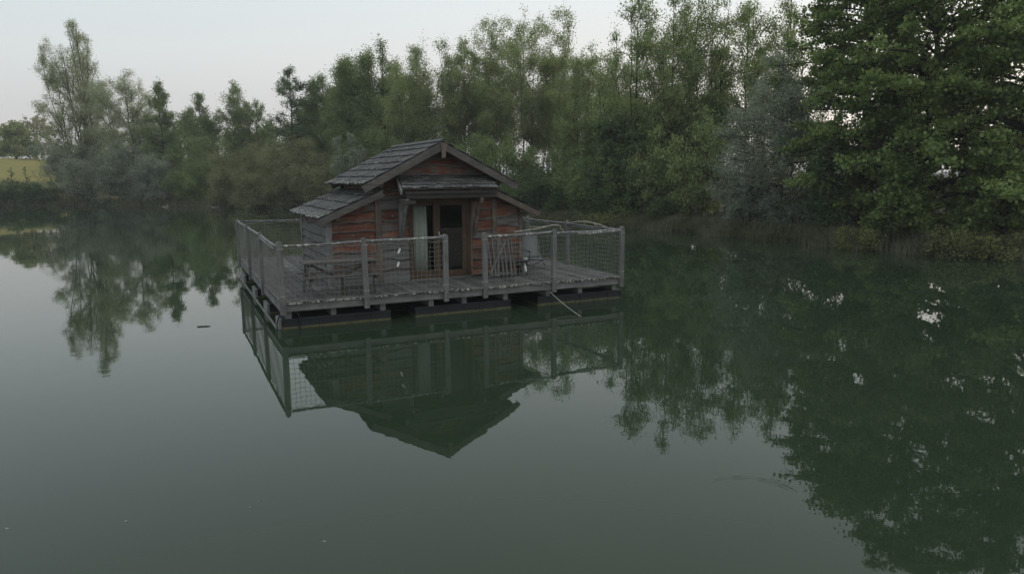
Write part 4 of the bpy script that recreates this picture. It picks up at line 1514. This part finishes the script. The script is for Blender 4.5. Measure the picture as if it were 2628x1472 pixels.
TREES = [
    ('crack_willow', -42.3, 73, 17.3, 4.74, 'tall thin pointed willow at far left rising above the meadow edge', 'tree'),
    ('white_willow', -36.7, 71, 12.4, 4.26, 'rounded grey green willow beside the tall thin pointed one', 'tree'),
    ('slender_alder', -32.1, 68, 11.0, 2.07, 'slim spire of a tree right of the grey willows', 'tree'),
    ('ash_tree', -30.9, 74, 10.5, 2.77, 'airy short ash leftmost of the see-through row on the far bank', 'tree'),
    ('ash_tree', -28.1, 75, 11.9, 3.04, 'airy ash with one raised pointed top in the far see-through row', 'tree'),
    ('ash_tree', -25.4, 74, 9.8, 2.31, 'low thin ash just left of the dark jagged alder', 'tree'),
    ('dark_alder', -18.9, 64, 11.7, 2.5, 'dark jagged alder with bare limbs sticking out to the left', 'tree'),
    ('field_maple', -16.8, 66, 11.2, 2.29, 'small bushy tree squeezed between the dark alder and taller green trees', 'tree'),
    ('field_maple', -12.4, 58, 11.5, 2.88, 'dense mid green tree above the left end of the cabin roof', 'tree'),
    ('field_maple', -9.8, 57, 12.6, 3.09, 'broad dense green tree with bumpy top above the cabin roof', 'tree'),
    ('grey_poplar', -6.6, 52, 11.1, 2.19, 'leafy poplar with bare lower stems above the cabin ridge', 'tree'),
    ('grey_poplar', -4.8, 52, 11.9, 2.11, 'poplar with feathery pale tips directly above the cabin ridge', 'tree'),
    ('grey_poplar', -3.3, 53, 11.9, 1.54, 'narrow poplar left of the gap of bright sky', 'tree'),
    ('grey_poplar', 1.0, 52, 13.7, 4.23, 'broadest yellow green poplar with many fanned stems right of the cabin ridge', 'tree'),
    ('grey_poplar', 3.7, 50, 11.5, 2.0, 'thin drooping poplar at the right shoulder of the broad yellow green one', 'tree'),
    ('robinia', 4.8, 46, 10.2, 1.74, 'low robinia under the open sky notch in the middle of the wood', 'tree'),
    ('robinia', 6.2, 44, 10.9, 1.66, 'robinia with rounded top right of the open sky notch', 'tree'),
    ('robinia', 6.1, 37, 11.2, 1.67, 'tall leaning robinia with a bare tip reaching the top edge', 'tree'),
    ('robinia', 8.0, 37, 12.1, 2.02, 'tall feathery robinia with many upright stems left of the silver poplar', 'tree'),
    ('robinia', 10.1, 38, 12.1, 1.93, 'tall robinia with open crown behind the left edge of silver poplar', 'tree'),
    ('robinia', 11.6, 36, 11.3, 1.73, 'airy robinia with thin stems behind the top of silver poplar', 'tree'),
    ('robinia', 12.7, 34, 10.6, 1.63, 'pale thin tree between the silver poplar and the big maples', 'tree'),
    ('silver_poplar', 10.9, 29.5, 7.3, 3.38, 'silver grey leaved poplar on the right bank', 'tree'),
    ('big_maple', 13.3, 27.5, 11.1, 3.28, 'big leafy green maple next to silver poplar', 'tree'),
    ('big_maple', 13.9, 24.5, 11.8, 4.74, 'largest maple with dark trunk and boughs hanging over the water', 'tree'),
    ('big_maple', 15.6, 22.5, 10.7, 3.78, 'green maple cut off by the right edge of the picture', 'tree'),
    ('oak_tree', -72.4, 108, 10.2, 2.81, 'round dense green tree on the crest of the meadow', 'tree'),
    ('bare_ash', -79.8, 124, 12.6, 6.24, 'wide brownish tree behind the round one on the meadow crest', 'tree'),
    ('field_maple', -78.4, 112, 8.9, 3.54, 'dark tree at the left edge on the meadow crest', 'tree'),
    ('sapling', -48.7, 71.5, 3.6, 0.69, 'spindly sapling at far left in front of the meadow', 'sapling'),
    ('sapling', -47.3, 71.5, 3.6, 0.5, 'thinner second sapling on the meadow near the tall willow', 'sapling'),
    ('robinia_young', 8.3, 32.5, 5.5, 1.53, 'light green young robinia with drooping sprays at the water edge', 'tree'),
    ('dark_alder', 5.3, 36, 5.2, 1.94, 'low dark green alder in the middle of the right bank', 'tree'),
    ('robinia_young', 6.8, 34, 4.5, 1.37, 'half grown green tree left of the drooping light green robinia', 'tree'),
    ('maple_young', 11.5, 26, 4.0, 1.22, 'small dark tree in shade between the silver poplar and the big maple', 'tree'),
    ('dark_pole_tree', 16.2, 31, 10.3, 1.46, 'thin dark trunked tree seen through the gaps of the big maple', 'tree'),
    ('dark_pole_tree', 18.7, 29, 9.8, 1.36, 'dark stemmed tree behind the maple at right edge', 'tree'),
    ('silver_shrub', -41.9, 70, 6.6, 3.23, 'grey green shrub leftmost at the foot of the tall thin willow', 'shrub'),
    ('silver_shrub', -37.1, 66.5, 4.6, 2.88, 'grey green shrub hanging over the water under the tall thin willow', 'shrub'),
    ('silver_shrub', -34.8, 67, 5.9, 2.81, 'grey green shrub below the rounded willow', 'shrub'),
    ('silver_shrub', -31.6, 65, 4.4, 2.0, 'grey green shrub at the foot of the slim spire tree', 'shrub'),
    ('green_shrub', -30.1, 68, 6.4, 2.47, 'tall dark green bush right of the slim spire tree', 'shrub'),
    ('green_shrub', -26.6, 66, 6.1, 2.77, 'mid green bush below the airy ash trees', 'shrub'),
    ('olive_shrub', -20.8, 60, 4.9, 2.66, 'olive bush forming the left half of the wide rounded thicket', 'shrub'),
    ('olive_shrub', -17.1, 59, 5.6, 3.65, 'largest olive willow bush, rounded, left of the cabin roof', 'shrub'),
    ('olive_shrub', -18.7, 57.5, 2.9, 2.78, 'low olive bush at the waterline under the rounded thicket', 'shrub'),
    ('silver_shrub', -11.4, 52, 5.5, 1.31, 'pale silver bush rising behind the left roof slope', 'shrub'),
    ('green_shrub', -10.0, 54, 5.9, 2.34, 'green bush behind the roof to the left of its ridge', 'shrub'),
    ('green_shrub', -6.9, 52, 5.2, 2.25, 'green bush behind the left of the cabin ridge', 'shrub'),
    ('green_shrub', -4.2, 50, 5.1, 2.1, 'green bush hidden behind the cabin ridge', 'shrub'),
    ('green_shrub', -2.1, 47, 5.1, 1.81, 'green bush just right of the cabin ridge', 'shrub'),
    ('green_shrub', -0.0, 43, 4.5, 1.8, 'bush behind the right eave of the cabin', 'shrub'),
    ('dark_shrub', 1.3, 41, 2.6, 1.65, 'dark bramble bush at the bank behind the right deck rail', 'shrub'),
    ('green_shrub', 2.5, 44, 4.1, 1.91, 'tall bush in front of the bare poplar stems', 'shrub'),
    ('green_shrub', 3.8, 40, 3.5, 1.54, 'bush above the two arched branches on the railing', 'shrub'),
    ('dark_shrub', 3.5, 39.5, 1.6, 1.65, 'low dark bramble mound behind the right railing corner', 'shrub'),
    ('dark_shrub', 5.5, 36, 1.6, 1.45, 'dark bramble mound under the low dark alder', 'shrub'),
    ('dark_shrub', 7.1, 33.6, 1.5, 1.36, 'dark bramble mound under the half grown tree', 'shrub'),
    ('silver_shrub', 10.0, 29.4, 2.1, 1.44, 'silver grey shrub low at the left foot of the silver poplar', 'shrub'),
    ('silver_shrub', 11.3, 28.2, 1.6, 1.22, 'silver grey shrub low at the right foot of the silver poplar', 'shrub'),
    ('dark_shrub', 12.6, 27.2, 1.1, 1.1, 'dark undergrowth right of the silver poplar foot', 'shrub'),
    ('dark_shrub', 14.4, 27.2, 1.6, 1.46, 'dark undergrowth left of the big maple trunk', 'shrub'),
    ('dark_shrub', 15.8, 26, 1.6, 1.4, 'dark undergrowth beneath the largest maple', 'shrub'),
    ('dark_shrub', 16.6, 24.2, 1.3, 1.14, 'dark undergrowth at the right edge', 'shrub'),
    ('dark_shrub', -41.5, 68, 1.6, 2.01, 'dark hedge bush at the foot of the leftmost grey green shrub', 'shrub'),
    ('dark_shrub', -49.1, 69, 2.2, 2.32, 'dark hedge bush cut off by the left edge of the picture', 'shrub'),
    ('dark_shrub', -46.9, 68.5, 2.3, 2.3, 'dark hedge bush at the left edge below the meadow', 'shrub'),
    ('dark_shrub', -43.9, 68, 1.9, 2.19, 'low dark hedge bush right of the two saplings', 'shrub'),
    ('low_plant', 13.0, 20.9, 0.8, 0.67, 'low leafy ground plants on the bank right of the overhanging boughs', 'shrub'),
    ('low_plant', 13.6, 20.5, 0.6, 0.58, 'low leafy ground plants further along the bank near the right edge', 'shrub'),
    ('low_plant', 11.3, 23.3, 0.7, 0.63, 'low leafy ground plants between reed clumps under the maple', 'shrub'),
    ('low_plant', 4.6, 34.6, 0.5, 1.02, 'low leafy ground plants on the bank just right of the deck corner', 'shrub'),
    ('far_tree', -45.2, 92, 9.9, 3.71, 'hazy tree far behind the gap left of the slim spire tree', 'tree'),
    ('far_tree', -42.7, 95, 9.6, 3.83, 'hazy rounded tree far behind, right of the slim spire tree', 'tree'),
    ('far_tree', -39.4, 96, 9.1, 3.87, 'hazy tree far behind the leftmost airy ash', 'tree'),
    ('far_tree', -34.6, 94, 9.1, 3.79, 'hazy tree far behind the airy ash with the raised top', 'tree'),
    ('far_tree', -29.4, 90, 8.6, 3.63, 'hazy tree far behind the left limbs of the dark jagged alder', 'tree'),
    ('far_tree', -51.0, 96, 8.8, 4.52, 'hazy tree far behind the rounded willow', 'tree'),
    ('far_tree', -56.0, 98, 8.2, 4.61, 'hazy tree far behind the foot of the tall thin willow', 'tree'),
    ('field_maple', -20.0, 72, 9.6, 3.25, 'green tree filling in low behind the dark jagged alder', 'tree'),
    ('field_maple', -15.5, 66, 10.0, 3.08, 'green tree low behind the left slope of the cabin roof', 'tree'),
    ('field_maple', -12.5, 64, 10.6, 2.99, 'middle sized green tree between the two dense ones above the roof', 'tree'),
    ('field_maple', -9.1, 60, 11.3, 2.71, 'green tree filling the notch left of the leafy poplar', 'tree'),
    ('field_maple', -7.9, 58, 7.9, 2.18, 'low green tree behind the poplars above the cabin ridge', 'tree'),
    ('grey_poplar', -1.1, 55, 11.2, 2.0, 'slim poplar at the left side of the broadest yellow green one', 'tree'),
    ('grey_poplar', 2.8, 54, 10.7, 1.96, 'slim poplar low behind the broadest yellow green one', 'tree'),
    ('robinia', 5.4, 45, 8.4, 2.03, 'robinia filling low between the two in the middle of the wood', 'tree'),
    ('robinia', 10.1, 42, 10.7, 2.01, 'slender robinia deep in the wood behind the feathery one', 'tree'),
    ('field_maple', 6.2, 41, 6.3, 1.91, 'dense green tree above the low dark alder', 'tree'),
    ('field_maple', 8.1, 38, 6.6, 1.77, 'dense green tree behind the half grown tree on the right bank', 'tree'),
    ('field_maple', 10.2, 36, 6.3, 1.63, 'dense dark green tree close behind the silver poplar on its left', 'tree'),
    ('maple_bough', 12.7, 23.6, 3.0, 1.62, 'low wide maple with boughs touching the water under the big maple', 'tree'),
    ('maple_bough', 14.6, 21.6, 3.3, 1.48, 'low leafy maple in front at the right edge of the picture', 'tree'),
    ('green_shrub', 6.2, 35.5, 3.0, 1.54, 'green bush right of the low dark alder', 'shrub'),
    ('green_shrub', 4.7, 38, 2.8, 1.54, 'green bush left of the low dark alder', 'shrub'),
    ('olive_shrub', -22.7, 61, 2.9, 2.26, 'olive bush leaning over the water at the left end of the rounded thicket', 'shrub'),
    ('green_shrub', -28.1, 64.5, 3.3, 2.26, 'dark green bush at the waterline between slim spire tree and olive thicket', 'shrub'),
    ('olive_shrub', -14.3, 56, 3.4, 2.26, 'olive bush at the right end of the rounded thicket beside the cabin roof', 'shrub'),
    ('green_shrub', -1.1, 41, 2.7, 1.58, 'dense low bush right behind the cabin lean-to roof', 'shrub'),
]
protos = {}
for i, (kind, x, y, zt, R, lab, cat) in enumerate(TREES):
    k = K[kind]
    z0 = float(ground_h(x, y))
    z0 = max(z0, .0)
    H = zt - z0
    root = bpy.data.objects.new(NAMES[kind], None)
    col.objects.link(root)
    root.location = (x * S, y * S, z0 * S)
    tag(root, lab, cat, 'trees along the pond' if cat != 'shrub' else 'bushes along the bank')
    if kind == 'dark_shrub' and protos:
        pass
    shared = kind in ('dark_shrub',)
    if shared and kind in protos:
        pv_ = protos[kind]
        pk = pv_[i % len(pv_)] if len(pv_) >= 3 else None
    else:
        pk = None
    if pk is None:
        sh = 1.0 if not shared else None
        Hb, Rb = (H, R) if not shared else (2.0, 1.2)
        kk_ = dict(k)
        if shared is False and zt < 6 and cat == 'shrub':
            kk_['nl'] = int(k['nl'] * min(1.6, max(.5, R / 1.7)))
        tb_, V, Qd = grow(100 + i * 7, Hb, Rb, kk_)
        tv = np.array(tb_.v) * S
        tme = bpy.data.meshes.new('trunk')
        tme.from_pydata(tv.tolist(), [], tb_.f)
        tme.materials.append(BK[k['bark']])
        tme.polygons.foreach_set('use_smooth', [True] * len(tme.polygons))
        tme.update()
        cme = raw_mesh('crown', V * S, Qd, LF[k['leaf']])
        pk = (tme, cme, Hb, Rb)
        protos.setdefault(kind, []).append(pk)
    tme, cme, Hb, Rb = pk
    for nm, me_ in (('trunk', tme), ('crown', cme)):
        o = bpy.data.objects.new(nm, me_)
        col.objects.link(o)
        o.parent = root
    root.rotation_euler = (0, 0, rnd.uniform(0, 6.28) if shared else 0)
    root.scale = (R / Rb, R / Rb, H / Hb)

# ------------------------------------------------------------------ reeds and bank grass


def blades(n, fx, hmin, hmax, wd, seed, bend=.35):
    """fx(rg, n) -> base points; returns triangles strip (2 quads -> as quads with pointed tip)"""
    rg = np.random.default_rng(seed)
    p = fx(rg, n)
    h = rg.uniform(hmin, hmax, n)
    an = rg.uniform(0, 2 * math.pi, n)
    d = np.c_[np.cos(an), np.sin(an), 0 * an]
    side = np.c_[-np.sin(an + rg.normal(0, .8, n)), np.cos(an), 0 * an] * wd
    b = rg.uniform(0, bend, n)
    mid = p + np.c_[0 * h, 0 * h, h * .6] + d * (h * b * .3)[:, None]
    tip = p + np.c_[0 * h, 0 * h, h * (1 - b * .35)] + d * (h * b)[:, None]
    V = np.stack([p - side * .5, p + side * .5, mid + side * .4, tip, mid - side * .4], 1).reshape(-1, 3)
    base = np.arange(n)[:, None] * 5
    quads = np.concatenate([base + np.array([[0, 1, 2, 4]]), ], 0)
    tri = base + np.array([[4, 2, 3]])
    return V, quads, tri


def blade_mesh(name, V, quads, tri, mat):
    me = bpy.data.meshes.new(name)
    loops = np.concatenate([quads.ravel(), tri.ravel()]).astype(np.int32)
    starts = np.concatenate([np.arange(len(quads)) * 4, len(quads) * 4 + np.arange(len(tri)) * 3]).astype(np.int32)
    me.vertices.add(len(V))
    me.vertices.foreach_set('co', np.asarray(V, np.float32).ravel())
    me.loops.add(len(loops))
    me.loops.foreach_set('vertex_index', loops)
    me.polygons.add(len(starts))
    me.polygons.foreach_set('loop_start', starts)
    me.materials.append(mat)
    me.update(calc_edges=True)
    return me


def along_shore(t0, t1, d0, d1):
    def f(rg, n):
        t = rg.uniform(t0, t1, n)
        d = d0 + (d1 - d0) * rg.random(n) ** 1.4
        r = shore_r(t) + d
        x, y = PC[0] + r * np.cos(t), PC[1] + r * np.sin(t)
        return np.c_[x, y, ground_h(x, y) - .02]
    return f


tA = math.atan2(17 - 25, 17 + 15)
tB = math.atan2(67 - 25, -50 + 15)
V, qd, trg = blades(60000, along_shore(tA, math.atan2(40 - 25, 14), -.05, 2.2), .10, .42, .020, 3, .8)
V2, qd2, trg2 = blades(12000, along_shore(math.atan2(40 - 25, 14), tB, .02, 2.2), .1, .5, .04, 4, .7)
Vall = np.concatenate([V, V2]) * S
g = bpy.data.objects.new('bank_grass', blade_mesh('bank_grass', Vall, np.concatenate([qd, qd2 + len(V)]), np.concatenate([trg, trg2 + len(V)]), LF['grass']))
col.objects.link(g)
g['kind'] = 'stuff'
tag(g, 'rough green and straw coloured grass growing along the bank', 'grass')


def reed(lab, x, y, n, h, r, seed):
    def f(rg, n):
        a_ = rg.normal(0, r * .5, (n, 2))
        xx, yy = x + a_[:, 0] * 1.3, y + a_[:, 1]
        return np.c_[xx - x, yy - y, np.maximum(ground_h(xx, yy), -.05) - max(float(ground_h(x, y)), 0) - .03]
    V, qd, trg = blades(int(n * .6), f, h * .3, h * .8, .013, seed, .75)
    o = bpy.data.objects.new('reed_clump', blade_mesh('reed_clump', V * S, qd, trg, LF['reed']))
    o.location = (x * S, y * S, max(float(ground_h(x, y)), 0) * S)
    col.objects.link(o)
    tag(o, lab, 'reeds', 'straw coloured reed clumps')


for i, (lab, x, y, n, h, r) in enumerate((
        ('straw reed clump left of the silver poplar foot', 8.35, 28.9, 700, .85, .5),
        ('straw reed clump right of the silver poplar foot', 10.95, 24.4, 900, .85, .6),
        ('broad straw reed clump in the middle of the right bank', 11.6, 23.3, 800, .8, .5),
        ('straw reed clump under the overhanging maple bough', 12.35, 22.1, 600, .75, .45),
        ('straw reed clump nearest the right edge of the picture', 14.35, 20.25, 600, .75, .4),
        ('low straw reed clump by the right corner of the deck', 5.0, 34.0, 700, .8, .7),
        ('low straw reed clump between the brambles of the right bank', 6.6, 31.7, 700, .8, .7),
        ('brown reed clump on the far bank under the airy ash trees', -24.9, 60.7, 500, 1.1, .9),
        ('brown reed clump on the far bank at the left end of the thicket', -23.3, 60.1, 400, 1.0, .7))):
    reed(lab, x, y, n, h, r, 60 + i)
